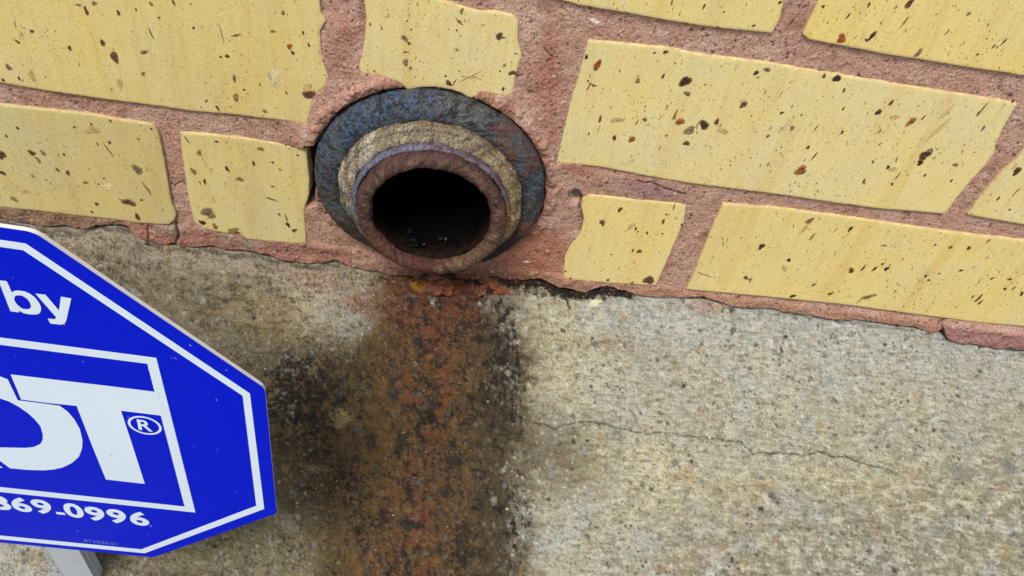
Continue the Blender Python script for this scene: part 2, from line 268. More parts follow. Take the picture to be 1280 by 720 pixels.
# nodules and scars fired into each brick: x, y, rx, ry (pixels), lean, tone
TONE = {'d': srgb(62, 36, 24), 'r': srgb(140, 76, 38), 'o': srgb(132, 104, 56), 'g': srgb(122, 104, 78), 'b': srgb(92, 58, 34), 'w': srgb(218, 206, 168), 'p': srgb(96, 56, 48), 't': srgb(176, 138, 88), 'k': srgb(40, 26, 22)}
SP = {
'B1': [(108, 14, 3, 5, 0, 'b'), (98, 6, 3.5, 2, 0, 'o'), (148, 16, 2, 5, 0, 'b'), (170, 12, 1.5, 2.5, 0, 'b'), (40, 39, 3, 2.5, 30, 'b'), (22, 52, 3.5, 2, 40, 'b'), (27, 43, 4.5, 2.5, 0, 't'), (87, 60, 3, 3.2, 0, 'b'), (128, 53, 3, 5, 0, 'b'), (143, 71, 5.5, 7.5, -20, 'p'), (180, 65, 5.5, 3, 0, 'o'), (11, 84, 4.6, 3.8, 10, 'g'), (4, 100, 3, 2, 0, 'b'), (24, 98, 2, 3, 0, 'b'), (199, 22, 2, 1.8, 0, 'b'), (242, 35, 2, 2, 0, 'k'), (217, 3, 1.6, 5, 0, 'b'), (189, 42, 1.2, 7, -10, 'b'), (179, 92, 3, 3, 0, 'o'), (276, 71, 2, 2, 0, 'b'), (284, 70, 3, 3, 0, 'b'), (341, 39, 3.6, 2.6, 15, 'o'), (354, 16, 3, 3, 0, 'o'), (362, 58, 4, 4, 0, 'r'), (366, 66, 2.8, 3, 0, 'b'), (386, 56, 2, 3, 0, 'b'), (293, 98, 2.2, 6, 0, 'o'), (295, 122, 4, 5.5, 0, 'o'), (272, 135, 2, 4, 0, 'b'), (343, 95, 10, 14, 0, 'w'), (384, 110, 7, 6, 0, 't'), (386, 118, 9.5, 6, 15, 'p'), (277, 42, .9, 12, 0, 'o'), (295, 44, 10, 1.2, -12, 'o'), (258, 126, 2, 2, 0, 'b'), (305, 112, 1.6, 2, 0, 'b'), (150, 105, 4, 8, 0, 't'), (213, 67, 3, 2, 0, 'w'), (40, 95, 5, 7, 0, 't'), (331, 139, 3, 3, 0, 'o'), (358, 116, 1.5, 3, 0, 'o'), (379, 41, 2, 3, 0, 'b'), (118, 4, 4, 3, 0, 'g'), (189, 5, 3, 3, 0, 'o')],
'B2': [(1, 193, 6, 7, 0, 'p'), (3, 216, 4, 3, 20, 'b'), (8, 170, 2, 2, 0, 'b'), (22, 160, 3, 2, 0, 'b'), (40, 191, 5.5, 3.2, 0, 'b'), (54, 191, 4, 3.5, 0, 'g'), (48, 200, 3, 4, 0, 'o'), (85, 216, 3.2, 3.2, 0, 'b'), (72, 212, 2, 3, 0, 'b'), (107, 228, 3.4, 2.3, 0, 'o'), (18, 249, 4, 4, 0, 'o'), (80, 193, 2, 2, 0, 'b'), (93, 159, 2, 2, 0, 'b'), (114, 155, 2, 2, 0, 'b'), (137, 178, 2, 3, 0, 'b'), (136, 188, 1.5, 8, -15, 'o'), (122, 180, 1.5, 3, 0, 'o'), (172, 212, 7, 6, 20, 'g'), (161, 253, 8.5, 5.2, 22, 'p'), (172, 271, 4, 4, 0, 'b'), (177, 250, 2, 1.8, 0, 'b'), (173, 174, 2.2, 2, 0, 'o'), (121, 255, 2.4, 3, 0, 'b'), (123, 230, 1.4, 1.4, 0, 'k'), (130, 223, 1.4, 1.4, 0, 'k'), (185, 212, 4, 4, 0, 't'), (184, 236, 2, 8, -12, 'o'), (115, 265, 2, 2, 0, 'b'), (189, 161, 2, 1.6, 0, 'b'), (115, 163, 10, 6, 0, 't'), (33, 240, 6, 3, -10, 't'), (41, 220, 2, 3, 0, 'o'), (138, 151, 2, 2, 0, 'b'), (135, 232, 6, 6, 0, 'w')],
'B3': [(249, 191, 4, 3.6, 0, 'o'), (271, 177, 2.6, 2, 0, 'b'), (283, 178, 1.2, 1.2, 0, 'k'), (242, 214, 4, 4.4, 0, 'o'), (256, 227, 2, 4, 0, 'b'), (250, 228, 1.4, 1.6, 0, 'b'), (264, 213, 2, 4, 0, 't'), (284, 211, 2, 4.5, 0, 'd'), (300, 224, 4.6, 3.6, 20, 'o'), (326, 186, 4, 3.2, 20, 'o'), (341, 203, 2, 2, 0, 'b'), (317, 204, 1.8, 4, 0, 'b'), (372, 194, 2, 2, 0, 'o'), (341, 233, 3, 2, 20, 'o'), (350, 212, 1.8, 2.5, 0, 'o'), (340, 249, 9, 1.2, 32, 'o'), (253, 278, 6, 2.6, 50, 'd'), (269, 283, 4.4, 3.6, 20, 'o'), (291, 288, 8, 3.4, -8, 'o'), (360, 281, 2.6, 4, 0, 'd'), (358, 272, 1, 7, 0, 'o'), (368, 288, 3.6, 2.6, 0, 'b'), (349, 268, 1.8, 2, 0, 'b'), (259, 265, 11, 5, 0, 'g'), (265, 270, 4.6, 4, 0, 'g'), (292, 250, .9, 10, 0, 'w'), (255, 202, 1, 9, -5, 't'), (234, 175, 1.2, 6, -15, 'o'), (267, 250, 3, 3, 0, 't')],
'B4': [(506, 48, 4, 4.8, -20, 'g'), (511, 54, 3, 2.2, 0, 'b'), (507, 65, 3, 2, 0, 'o'), (507, 78, 4, 5, -20, 'g'), (513, 85, 2.4, 3, 0, 'o'), (509, 26, 1.4, 1.4, 0, 'k'), (514, 37, 1.6, 1.4, 0, 'k'), (571, 38, 1.8, 1.4, 0, 'k'), (624, 45, 5, 5, 0, 'b'), (628, 47, 4, 1.6, 0, 'b'), (641, 91, 5.5, 3.6, 0, 'p'), (625, 89, 1.6, 1.3, 0, 'k'), (561, 104, 6, 3, 35, 'b'), (568, 103, 1, 5, 30, 'b'), (557, 95, 2, 1.4, 0, 'k'), (629, 111, 2.6, 2.8, 0, 'b'), (574, 27, 7, 1.6, 50, 'o'), (577, 14, 3, 4, 0, 'o'), (571, 62, 2, 3, -30, 'o'), (604, 31, 2.4, 1, 0, 'o'), (645, 67, 3, 1.4, 30, 'o'), (587, 96, 20, .7, -30, 'o'), (519, 96, 1.2, 1, 0, 'k'), (574, 89, 1.2, 1, 0, 'k'), (463, 30, 2.4, 2, 0, 'o'), (477, 35, 2, 2, 30, 'o'), (468, 89, 1.4, 1.6, 0, 'b')],
'B5': [(733, 71, 2, 4.5, 8, 'k'), (747, 81, 5.2, 7, 10, 'r'), (832, 65, 3.6, 3, 0, 'b'), (818, 66, 2, 2, 0, 'b'), (856, 102, 7.4, 7.8, 30, 'd'), (857, 99, 4.6, 2.8, -20, 'w'), (859, 117, 4.8, 3.8, 0, 'g'), (741, 106, 6, 1.2, 22, 'b'), (736, 108, 1, 6, 25, 'b'), (735, 101, 1.6, 1.4, 0, 'k'), (797, 101, 4, 3.4, 0, 'o'), (829, 95, 1.6, 5, 22, 'b'), (945, 91, 3, 4, 15, 'd'), (959, 87, 5, 3.4, 0, 'g'), (947, 97, 2, 1, 0, 'b'), (921, 83, 4, 5, 10, 'w'), (929, 131, 4, 5, 20, 'p'), (928, 126, 4, 3, 0, 't'), (850, 152, 5.6, 5.4, -30, 'r'), (862, 163, 8.8, 4.8, -22, 'g'), (880, 156, 7, 6.6, 0, 'd'), (896, 152, 2.6, 6, 12, 'b'), (904, 164, 8, 4, 10, 't'), (858, 179, 4.2, 3.8, 20, 'b'), (790, 174, 4, 5, 10, 'r'), (806, 149, 3, 3.2, 0, 'r'), (768, 172, 2.5, 4.6, 12, 'b'), (750, 149, 2.2, 4.5, 10, 'b'), (771, 150, 8.5, 4.4, -5, 't'), (748, 162, 1.2, 8, 16, 't'), (796, 153, 1, 4, 20, 'b'), (844, 143, 1.4, 10, 18, 'o'), (787, 203, 7.6, 4, -15, 'w'), (824, 202, 9, 5, 0, 'w'), (882, 221, 7.6, 4, -5, 'w'), (736, 167, 1.4, 3, 0, 'o'), (977, 141, 3, 2.4, 0, 'b'), (960, 170, 2.4, 2.4, 0, 'b'), (942, 161, 5, 6, 0, 'w'), (981, 159, 5, 9, 25, 'w'), (990, 160, 3, 4, 20, 'o'), (1046, 98, 5, 5.6, 0, 'k'), (1030, 95, 3, 3, 0, 'b'), (1055, 113, 2, 3.2, 12, 'b'), (1054, 136, 2, 2.4, 0, 'b'), (1098, 140, 3.4, 5, 25, 'd'), (1114, 128, 2.2, 5, 22, 'b'), (1119, 147, 5, 4, -10, 't'), (1139, 152, 4.4, 7, 24, 'r'), (1154, 147, 1.6, 3.4, 24, 'b'), (1053, 165, 2, 3, 14, 'b'), (1010, 184, 2, 3.6, 20, 'b'), (1001, 213, 9.4, 5.4, -22, 'r'), (1156, 194, 8, 6.5, -35, 'd'), (1150, 203, 4.6, 4, 30, 'd'), (1163, 188, 4, 3.4, 0, 'g'), (1173, 162, 3, 20, 30, 't'), (1183, 140, 3, 14, 30, 't'), (1194, 206, 3.6, 3, -10, 'g'), (1110, 209, 3, 3, 10, 'b'), (1116, 212, 5, 3.6, 0, 't'), (1115, 230, 2, 2.4, 0, 'b'), (1156, 219, 2, 2, 0, 'k'), (1189, 226, 1.8, 2.4, 0, 'k'), (1091, 202, 1.6, 2.6, 10, 'b'), (1229, 160, 2.4, 3.4, 20, 'g'), (1228, 136, 2, 8, 26, 'o'), (1223, 142, 2, 4, 20, 'g'), (1266, 126, 2, 2.6, 10, 'k'), (1122, 220, 1.2, 5, 20, 'b'), (1045, 246, 6, 4, 0, 'w'), (1080, 226, 1.4, 4, 18, 'b'), (1020, 160, 1, 5, 20, 'b'), (1018, 195, 1.2, 7, 22, 'b'), (990, 133, 1, 2, 0, 'k')],
'B6': [(753, 278, 3.8, 4.6, 12, 'b'), (775, 262, 2.8, 4, 12, 'b'), (829, 277, 2, 4, 15, 'b'), (833, 268, 2, 1.4, 0, 'b'), (828, 292, 1.6, 1.6, 0, 'b'), (789, 283, 4, 6, 30, 't'), (809, 291, 1.6, 2.6, 12, 'b'), (799, 314, 3, 3.2, 10, 'b'), (791, 313, 1.4, 2.6, 10, 'k'), (811, 350, 7, 7, 20, 'p'), (713, 348, 1.6, 2, 0, 'b'), (707, 339, 1.4, 1.4, 0, 'k'), (760, 350, 2.4, 2, 0, 'b'), (790, 354, 3, 2.4, 0, 'o'), (764, 318, 1.2, 1.2, 0, 'b'), (793, 328, 1.2, 1.2, 0, 'b'), (852, 281, 2, 2, 0, 'b'), (753, 298, 1, 10, 14, 'w'), (737, 311, 1, 4, 12, 't')],
'B7': [(1012, 276, 7, 3, -30, 'o'), (1005, 286, 3, 9, 22, 't'), (1015, 296, 1.6, 6, 20, 'o'), (1063, 286, 2.6, 4, 10, 'd'), (1058, 294, 1, 7, 22, 't'), (952, 308, 3.8, 4.4, 0, 'd'), (986, 325, 2.6, 3, 10, 'k'), (981, 336, 5, 4, 0, 't'), (932, 347, 3, 3, 0, 'b'), (937, 349, 4, 1.6, 0, 'o'), (1064, 338, 4.4, 3.4, 0, 'b'), (1079, 335, 2, 4, 25, 'b'), (1093, 336, 2, 4, 25, 'b'), (1108, 336, 3.6, 2.8, -20, 'd'), (1103, 330, 2.4, 2, 0, 'b'), (1085, 371, 10, 2.8, -12, 'o'), (1074, 376, 3, 4, 40, 't'), (1157, 345, 2.4, 2, -20, 'k'), (1161, 350, 2, 1.6, 0, 'k'), (1174, 342, 1.8, 1.4, 0, 'k'), (1201, 338, 3, 2, -20, 'b'), (1211, 310, 3.4, 2.4, 20, 'b'), (1188, 309, 3, 2, -30, 'b'), (1169, 306, 1.8, 1.8, 0, 'b'), (1223, 373, 2.6, 5, 25, 'b'), (1225, 378, 1.6, 4, 25, 'b'), (1216, 371, 1.6, 3, 25, 'o'), (1017, 356, 3, 2.4, 0, 'o'), (991, 370, 4, 2.4, -25, 'd'), (1038, 367, 4, 1.8, -30, 'b'), (1240, 348, 3, 1.6, -10, 'b'), (1262, 349, 3, 2, -30, 'b'), (1277, 367, 3, 3, 0, 'b'), (1256, 361, 2.6, 2.2, 0, 'b'), (880, 343, 12, .7, 30, 'o'), (1150, 352, 4, 3, 0, 't'), (1105, 307, 4, 1.4, -15, 'o')],
'B8': [(1271, 214, 4.6, 6, 30, 'd'), (1268, 208, 3, 4, 30, 't'), (1248, 248, 2, 3, 20, 'b'), (1270, 240, 1.5, 5, 20, 'o'), (1262, 262, 1.6, 2, 0, 'b')],
'B9': [(1052, 48, 7.5, 5.8, 10, 'r'), (1090, 45, 3, 8, 42, 'd'), (1083, 50, 3, 2.4, 0, 'b'), (1148, 66, 4, 6, 40, 'g'), (1137, 4, 5, 7, 25, 'b'), (1131, 27, 1.4, 9, 20, 'o'), (1086, 6, 1.8, 4, 20, 'b'), (1029, 8, 2, 3, 20, 'b'), (1211, 17, 3, 3, 0, 'o'), (1242, 58, 2.4, 3, 15, 'o'), (1255, 52, 1.6, 5, 20, 'b'), (1222, 68, 2, 2, 0, 'b'), (1184, 40, 1.2, 5, 20, 'o'), (1060, 20, 1.2, 6, 20, 'b')],
'B10': [(975, 3, 2.4, 3, 10, 'b'), (780, 5, 4, 8, 10, 'w'), (880, 8, 1.4, 5, 15, 'b'), (905, 15, 1.4, 2, 0, 'b'), (840, 2, 1.2, 5, 12, 'b'), (942, 32, 3, 2, 0, 'b'), (897, 34, 3, 1.6, 0, 'b')],
}
NSM = {'B1': 230, 'B2': 190, 'B3': 80, 'B4': 70, 'B5': 420, 'B6': 60, 'B7': 480, 'B8': 60, 'B9': 190, 'B10': 110}; NSX = 90
BRC = srgb(196, 178, 116)
def spots_mesh(key, P):
    vs = []; fs = []; cs = []
    r = np.random.default_rng(sum(map(ord, key))*11)
    Q = inset(P, .0012); Q = [tuple(q) for q in Q]
    def one(cx, cz, a, b, ang, col, k, ring=False, h=.00016):
        base = len(vs); ph = r.uniform(0, 9); ca, sa = math.cos(ang), math.sin(ang)
        for lay, (m, y) in enumerate(((1.0, -.00007), (.62, -h))):
            for i in range(k):
                t = 2*math.pi*i/k; w = m*(1+.22*math.sin(2*t+ph)+.16*math.sin(3*t+ph*2)+r.uniform(-.1, .1))
                px, pz = a*w*math.cos(t), b*w*math.sin(t)
                x = cx+px*ca-pz*sa; z = cz+px*sa+pz*ca
                vs.append((x, y, z)); cs.append((col*.6+BRC*.4) if lay == 0 else col*r.uniform(.7, 1.3))
        for i in range(k): j = (i+1) % k; fs.append((base+i, base+j, base+k+j, base+k+i))
        fs.append(tuple(base+k+i for i in range(k)))
    for (px, py, rx, ry, lean, tn) in SP.get(key, []):
        c = np.array(W2(px, py)); ex = (np.array(W2(px+1, py))-c); ez = (np.array(W2(px, py-1))-c)
        kx = np.linalg.norm(ex); kz = np.linalg.norm(ez); ex /= kx
        a0 = math.atan2(ex[1], ex[0])
        # lean is measured in the picture, clockwise from vertical; convert through the local frame
        ang = a0 - math.radians(lean)*.9
        col = TONE[tn]
        if tn in 'wt': one(c[0], c[1], rx*kx*.9, ry*kz*.9, ang, col*.45+BRC*.55, 14, h=.00009)
        else:
            n = 14 if max(rx, ry) > 3 else 8
            one(c[0], c[1], rx*kx*.92, ry*kz*.92, ang, col, n)
            if max(rx, ry) > 4.5 and rx > 2:      # pitted heart and a paler chip on bigger nodules
                for _ in range(3):
                    dx, dz = r.normal(0, .3, 2); one(c[0]+dx*rx*kx, c[1]+dz*ry*kz, rx*kx*.25, ry*kz*.25, r.uniform(0, 3), col*r.choice([.35, .5, 1.6]), 6, h=.0003)
    xs = [p[0] for p in Q]; zs = [p[1] for p in Q]
    right = np.mean(xs) > .03
    xs0, xs1 = max(min(xs), -.26), min(max(xs), .36); z0, z1 = min(zs), min(max(zs), .21)
    if key[0] == 'E': xs0, xs1, z0, z1 = min(xs), max(xs), min(zs), max(zs)
    k = 0; need = NSM.get(key, NSX)
    cl = [(r.uniform(xs0, xs1), r.uniform(z0, z1)) for _ in range(9)]
    while k < need:
        if r.random() < .4: c0 = cl[r.integers(9)]; x = c0[0]+r.normal(0, .007); z = c0[1]+r.normal(0, .006)
        else: x = r.uniform(xs0, xs1); z = r.uniform(z0, z1)
        if not inpoly(np.array([x]), np.array([z]), Q)[0]: k += .2; continue
        s = .00016*math.exp(abs(r.normal(0, .5))); el = r.uniform(1.2, 3.2) if right else r.uniform(.8, 2.2)
        if r.random() < .02: s *= 1.4; el = r.uniform(2, 5)
        col = TONE[r.choice(list('bbdoootg'))]; col = col+(BRC-col)*r.uniform(.0, .45)
        one(x, z, s, s*el, r.normal(0, .18), col, 6); k += 1
    me = pydata('iron_spots', vs, fs); set_attr(me, 'albedo', np.array(cs)); return me

BT = {'B1': (.98, .96, .9), 'B2': (.84, .85, .86), 'B3': (.96, .98, 1.0), 'B4': (1.0, 1.0, 1.05), 'B5': (1.0, 1.01, 1.06), 'B6': (1.03, .99, .94), 'B7': (1.0, .97, .9), 'B8': (.99, 1.0, 1.05), 'B9': (1.04, .99, .88), 'B10': (1.0, 1.0, .98)}
visible = {}
for i, (k, px) in enumerate(BR.items()):
    P = [W2(*p) for p in px]
    P = densify([np.array(p) for p in P], .0011, .00022, i+3)
    visible[k] = P
    b = link('brick', brick_mesh(P), M_BRICK, wall); b.color = (*BT[k], 1)
    sm = link('iron_spots', spots_mesh(k, P), M_SPOT, b, kind='stuff')
# the courses go on past the picture's edges
def rect(x0, x1, z0, z1): return [np.array(p) for p in ((x0, z1), (x1, z1), (x1, z0), (x0, z0))]
hz = HC
rows = [(-.297, -.235, [(-.547, -.353), (.343, .537)]), (-.2235, -.160, [(-.475, -.283), (.455, .650)])]
for r_ in range(5):
    z0 = -.1445+r_*.0745; z1 = z0+.063
    if r_ == 0: xs_ = [(-.28, -.0865), (-.48, -.291), (.338, .53)]
    else:
        o_ = (.0 if r_ % 2 else .1); xs_ = [(-.46+o_+i*.2045, -.46+o_+i*.2045+.194) for i in range(5)]
    rows.append((z0, z1, xs_))
extra = []
for z0, z1, xs_ in rows:
    for x0, x1 in xs_:
        P = densify(rect(x0, x1, z0+hz, z1+hz), .012, .0008, len(extra)+40)
        extra.append(P); b = link('brick', brick_mesh(P, bev=.001), M_BRICK, wall)
        link('iron_spots', spots_mesh('E%d' % len(extra), P), M_SPOT, b, kind='stuff')

# ------------------------------------------------------------------ mortar
HUBC = (-.0157, HC-.2449)
MB = [(-400, 235), (-60, 266), (0, 271.6), (21, 278), (40, 280), (55, 284), (80, 283), (104, 287), (121, 281), (139, 281), (160, 283), (166, 290), (170, 297.7), (184, 301), (208, 307), (214, 303), (220, 304), (226, 310), (236, 309), (264, 308), (277, 312), (305, 313), (333, 318.5), (352, 325), (375, 329), (399, 329), (420, 325.5), (440, 333), (480, 341), (520, 345), (600, 349), (630, 349), (655, 350), (675, 349), (701, 358), (716, 361), (731, 366), (745, 360), (760, 357), (777, 363), (805, 369.5), (835, 372.6), (863, 371), (881, 372), (900, 377), (915, 383), (960, 386), (991, 391), (1044, 399), (1090, 402), (1116, 406), (1146, 409), (1167, 414), (1176, 408), (1180, 416), (1188, 425), (1221, 430), (1280, 438.6), (1400, 453), (1900, 520)]
mbw = np.array([W2(*p) for p in MB]); o_ = np.argsort(mbw[:, 0]); mbx, mbz = mbw[o_, 0], mbw[o_, 1]
def base_z(x): return np.interp(x, mbx, mbz)+.00045*perlin(x*700, x*0+3.3, 3)+.0003*perlin(x*2100, x*0+1.3, 4)
ST = .00052
xf = np.arange(-.248, .350, ST)
xa = np.concatenate([np.arange(-.60, -.42, .008), np.arange(-.42, -.2495, .0015), xf, np.arange(.3515, .52, .0015), np.arange(.52, .72, .008)])
zf = np.arange(HC-.290, HC-.108, ST); zt = np.arange(HC-.10, HC+.24, .008)
nb = 46
Xg, _ = np.meshgrid(xa, np.arange(nb+len(zf)+len(zt))); Zg = np.zeros_like(Xg)
bz = base_z(xa); fr = np.linspace(0, 1, nb, endpoint=False)[:, None]
Zg[:nb] = bz + (zf[0]-bz)*fr; Zg[nb:nb+len(zf)] = zf[:, None]; Zg[nb+len(zf):] = zt[:, None]
U, V = project(Xg, Xg*0, Zg)
bump_m = fbm(Xg, Zg, 160, 4, 11); fine = fbm(Xg, Zg, 900, 3, 21)
Hm = -.0016 + .0005*bump_m + .00035*fine                     # height relative to the brick face (positive = toward us)
rad = np.hypot(Xg-HUBC[0], (Zg-HUBC[1]+.0004)/.935)
near = (1-ss(.062, .095, rad)); flush = np.maximum.reduce([near*.9, blob(U, V, 690, 200, 42, 170, -8, .3), blob(U, V, 425, 90, 30, 70, 0, .4), blob(U, V, 800, 235, 80, 16, 8, .5)*.6])
Hm += flush*(.0017+.0006*fbm(Xg, Zg, 70, 3, 31))
strip = 1-ss(HC-.2995, HC-.2955, Zg)
Hm += strip*(.0012+.0016*fbm(Xg, Zg, 90, 4, 41))
Hm += .0016*ss(.075, .058, rad)*(Zg > HUBC[1]-.02)             # collar of mortar against the casting
Hm += .0022*(1-ss(.0010, .0045, np.abs(rad-.0600)))*(.6+bump_m)*(Zg > HUBC[1]-.035)
gr = 1-ss(.0003, .0010, rad-.0563-.0016*bump_m-.0008*fine); gr = gr*(rad > .050); Hm -= .0035*gr
lump = blob(U, V, 880, 384, 24, 13, 0, .4); Hm += .002*blob(U, V, 1220, 418, 80, 14, 7, .4)
cm = np.empty(Xg.shape+(3,)); cm[:] = srgb(176, 138, 120)
cm = mixc(cm, srgb(188, 158, 142), ss(-.2, .5, fbm(Xg, Zg, 55, 4, 51))*.8)
cm = mixc(cm, srgb(140, 98, 82), ss(.05, .6, fbm(Xg, Zg, 90, 4, 61))*.7)
cm = mixc(cm, srgb(150, 84, 64), ss(.1, .5, fbm(Xg, Zg, 40, 4, 71))*.45*flush)
cm = mixc(cm, srgb(156, 96, 72), blob(U, V, 686, 110, 16, 64, 6, .8)*(.5+.4*bump_m))
cm = mixc(cm, srgb(160, 96, 66), blob(U, V, 665, 320, 50, 30, 0, .6)*.7)
cm = mixc(cm, srgb(158, 108, 76), blob(U, V, 545, 115, 80, 16, 0, .5)*.5)
cm = mixc(cm, srgb(150, 98, 84), strip*(U < 440)*.65); cm = mixc(cm, srgb(158, 116, 90), strip*(U > 640)*(U < 1170)*.7)
cm = mixc(cm, srgb(150, 108, 102), strip*(U > 1168)*.8)
cm = mixc(cm, srgb(128, 108, 84), ss(180, 120, U)*strip*.8)
for bx in ((205, 286, 14, 7), (283, 296, 10, 6), (312, 306, 12, 6), (222, 288, 8, 7)):
    cm = mixc(cm, srgb(150, 138, 120), blob(U, V, *bx, 5, .5)*.75)
cm = mixc(cm, srgb(140, 104, 112), blob(U, V, 812, 238, 40, 9, 8, .6)*.6)
wetm = blob(U, V, 560, 345, 90, 18, 0, .6)
cm = mixc(cm, srgb(84, 44, 24), wetm*.8)
gap = (U > 382.5) & (U < 395+2*np.sin(V*.2)) & (V > 181) & (V < 258-(U-384)*.3)
def soften(m, n=2):
    m = m.astype(float)
    for _ in range(n):
        m = (m+np.roll(m, 1, 0)+np.roll(m, -1, 0)+np.roll(m, 1, 1)+np.roll(m, -1, 1))/5
    return m
cm = mixc(cm, srgb(60, 44, 40), gr*.8); cm = mixc(cm, srgb(120, 74, 58), (1-ss(.0, .005, np.abs(rad-.0585)))*.45)  # darkness of the gap round the casting painted into the carved groove
g_ = soften(gap, 2); Hm -= .011*g_; cm = mixc(cm, srgb(44, 28, 24), g_)
pit = blob(U, V, 719, 246, 8, 9, 0, .2); Hm -= .0035*pit; cm = mixc(cm, srgb(104, 92, 80), blob(U, V, 720, 247, 5, 5, 0, .3))
cr = linedist(U, V, [(728, 246), (724, 258), (728, 268), (730, 278), (727, 288)]); Hm -= .0022*(1-ss(1, 2.6, cr)); cm = mixc(cm, srgb(60, 40, 34), (1-ss(.4, 1.6, cr))*.7)
for pl, wd, dp in (([(798, 228), (815, 230), (835, 238), (858, 244)], 1.1, .0009), ([(680, 60), (690, 72)], 1, .0006), ([(184, 276), (185, 300)], 1., .001), ([(219, 282), (223, 292), (220, 303)], 1.6, .0022), ([(392, 181), (420, 172), (440, 158), (452, 142)], 1.2, .001), ([(1172, 404), (1186, 398), (1176, 404), (1180, 416)], 1.3, .0015), ([(232, 233), (226, 230), (218, 234), (214, 232)], 1, .0006)):
    dd = linedist(U+2*perlin(U*.1, V*.1, 5), V+2*perlin(U*.1+9, V*.1, 6), pl); mm = 1-ss(wd*.3, wd*1.6, dd); Hm -= dp*mm; cm = mixc(cm, srgb(70, 46, 38), mm*.75)
# dirt pushed against brick edges under each course
NZ = [np.clip(fine*1.0, -.6, .6)]
IX0 = int(np.searchsorted(xa, xf[0]))
def splat(C, H, i, j, rx, ry, ang, col, al, dz, st):
    a = int(max(rx, ry)/st)+2; i0, i1, j0, j1 = max(i-a, 0), min(i+a+1, C.shape[0]), max(j-a, 0), min(j+a+1, C.shape[1])
    if i1 <= i0 or j1 <= j0: return
    yy, xx = np.mgrid[i0:i1, j0:j1]; dx = (xx-j)*st; dy = (yy-i)*st; c, s = math.cos(ang), math.sin(ang)
    d = np.sqrt(((dx*c+dy*s)/rx)**2+((-dx*s+dy*c)/ry)**2); 
    if max(rx, ry) > .0008: d = d+.9*NZ[0][i0:i1, j0:j1]
    m = np.clip(1.5-d, 0, 1)
    C[i0:i1, j0:j1] += (col-C[i0:i1, j0:j1])*(m*al)[..., None]; H[i0:i1, j0:j1] += dz*np.clip(1-d*d, 0, 1)
nfi = nb+len(zf)
for n in range(26000):
    i = rng.integers(0, nfi); j = IX0+rng.integers(0, len(xf)); t = rng.random(); s = .00034*math.exp(rng.normal(0, .35))
    if t < .40: splat(cm, Hm, i, j, s, s*rng.uniform(.7, 1.3), rng.uniform(0, 3), srgb(58, 38, 34), .85, -.0003, ST)
    elif t < .72: splat(cm, Hm, i, j, s*.9, s*.9, 0, srgb(214, 190, 172), .6, .0003, ST)
    elif t < .9: splat(cm, Hm, i, j, s*1.4, s*1.1, rng.uniform(0, 3), srgb(136, 88, 70), .5, .0003, ST)
    else: splat(cm, Hm, i, j, s*1.6, s*1.3, rng.uniform(0, 3), srgb(186, 152, 138), .5, .0003, ST)
for n in range(260):
    i = rng.integers(0, nfi); j = IX0+rng.integers(0, len(xf)); s = .0007*math.exp(rng.normal(0, .3))
    splat(cm, Hm, i, j, s, s*.75, rng.uniform(0, 3), srgb(*random.choice([(66, 42, 36), (206, 186, 168), (120, 70, 54)])), .8, rng.choice([-.0008, .0005]), ST)
for (px, py, r_, c_) in ((659, 331, 5, (214, 190, 172)), (743, 28, 3, (235, 215, 205)), (748, 30, 3, (235, 215, 205)), (896, 82, 3, (60, 36, 34)), (1266, 120, 3, (50, 30, 30)), (944, 247, 5, (170, 130, 110)), (646, 92, 4, (60, 40, 34))):
    x, z = W2(px, py); i = nb+int((z-zf[0])/ST) if z > zf[0] else nb-4; j = IX0+int((x-xf[0])/ST)
    splat(cm, Hm, i, j, r_*.0004, r_*.0003, .2, srgb(*c_), .9, .0006, ST)
Yg = -Hm
# roll the lower lip back into the wall
lip = 7
back = [(-.0003, .0006), (-.0002, .0018), (.0006, .004), (.002, .009), (.003, .02)]
Xl = np.repeat(Xg[:1], len(back), 0); Zl = np.array([Zg[0]+b[0] for b in back]); Yl = np.array([Yg[0]+b[1] for b in back])
Xg = np.vstack([Xl[::-1], Xg]); Zg2 = np.vstack([Zl[::-1], Zg]); Yg = np.vstack([Yl[::-1], Yg])
cm = np.concatenate([np.repeat(cm[:1]*.8, len(back), 0), cm], 0)
Xc = (Xg[:-1, :-1]+Xg[1:, 1:])/2; Zc = (Zg2[:-1, :-1]+Zg2[1:, 1:])/2
keep = np.hypot(Xc-HUBC[0], Zc-HUBC[1]) > .047
for P in visible.values():
    Q = [tuple(q) for q in inset(P, .0003)]; bb = (Xg > min(q[0] for q in Q)) & (Xg < max(q[0] for q in Q)) & (Zg2 > min(q[1] for q in Q)) & (Zg2 < max(q[1] for q in Q))
    ii = np.nonzero(bb); m = inpoly(Xg[ii], Zg2[ii], Q); yy = Yg[ii]; yy[m] = np.maximum(yy[m], .0009); Yg[ii] = yy
for P in list(visible.values())+extra:
    Q = [tuple(q) for q in inset(P, -.0035 if signed(P) > 0 and False else .0035)]
    x0, x1 = min(q[0] for q in Q), max(q[0] for q in Q); z0, z1 = min(q[1] for q in Q), max(q[1] for q in Q)
    bb = (Xc > x0) & (Xc < x1) & (Zc > z0) & (Zc < z1); ii = np.nonzero(bb)
    m = inpoly(Xc[ii], Zc[ii], Q); kk = keep[ii]; kk[m] = False; keep[ii] = kk
link('mortar', grid_mesh('mortar', Xg, Yg, Zg2, keep, attrs={'albedo': np.clip(cm, .004, .9)}), M_MORTAR, wall)
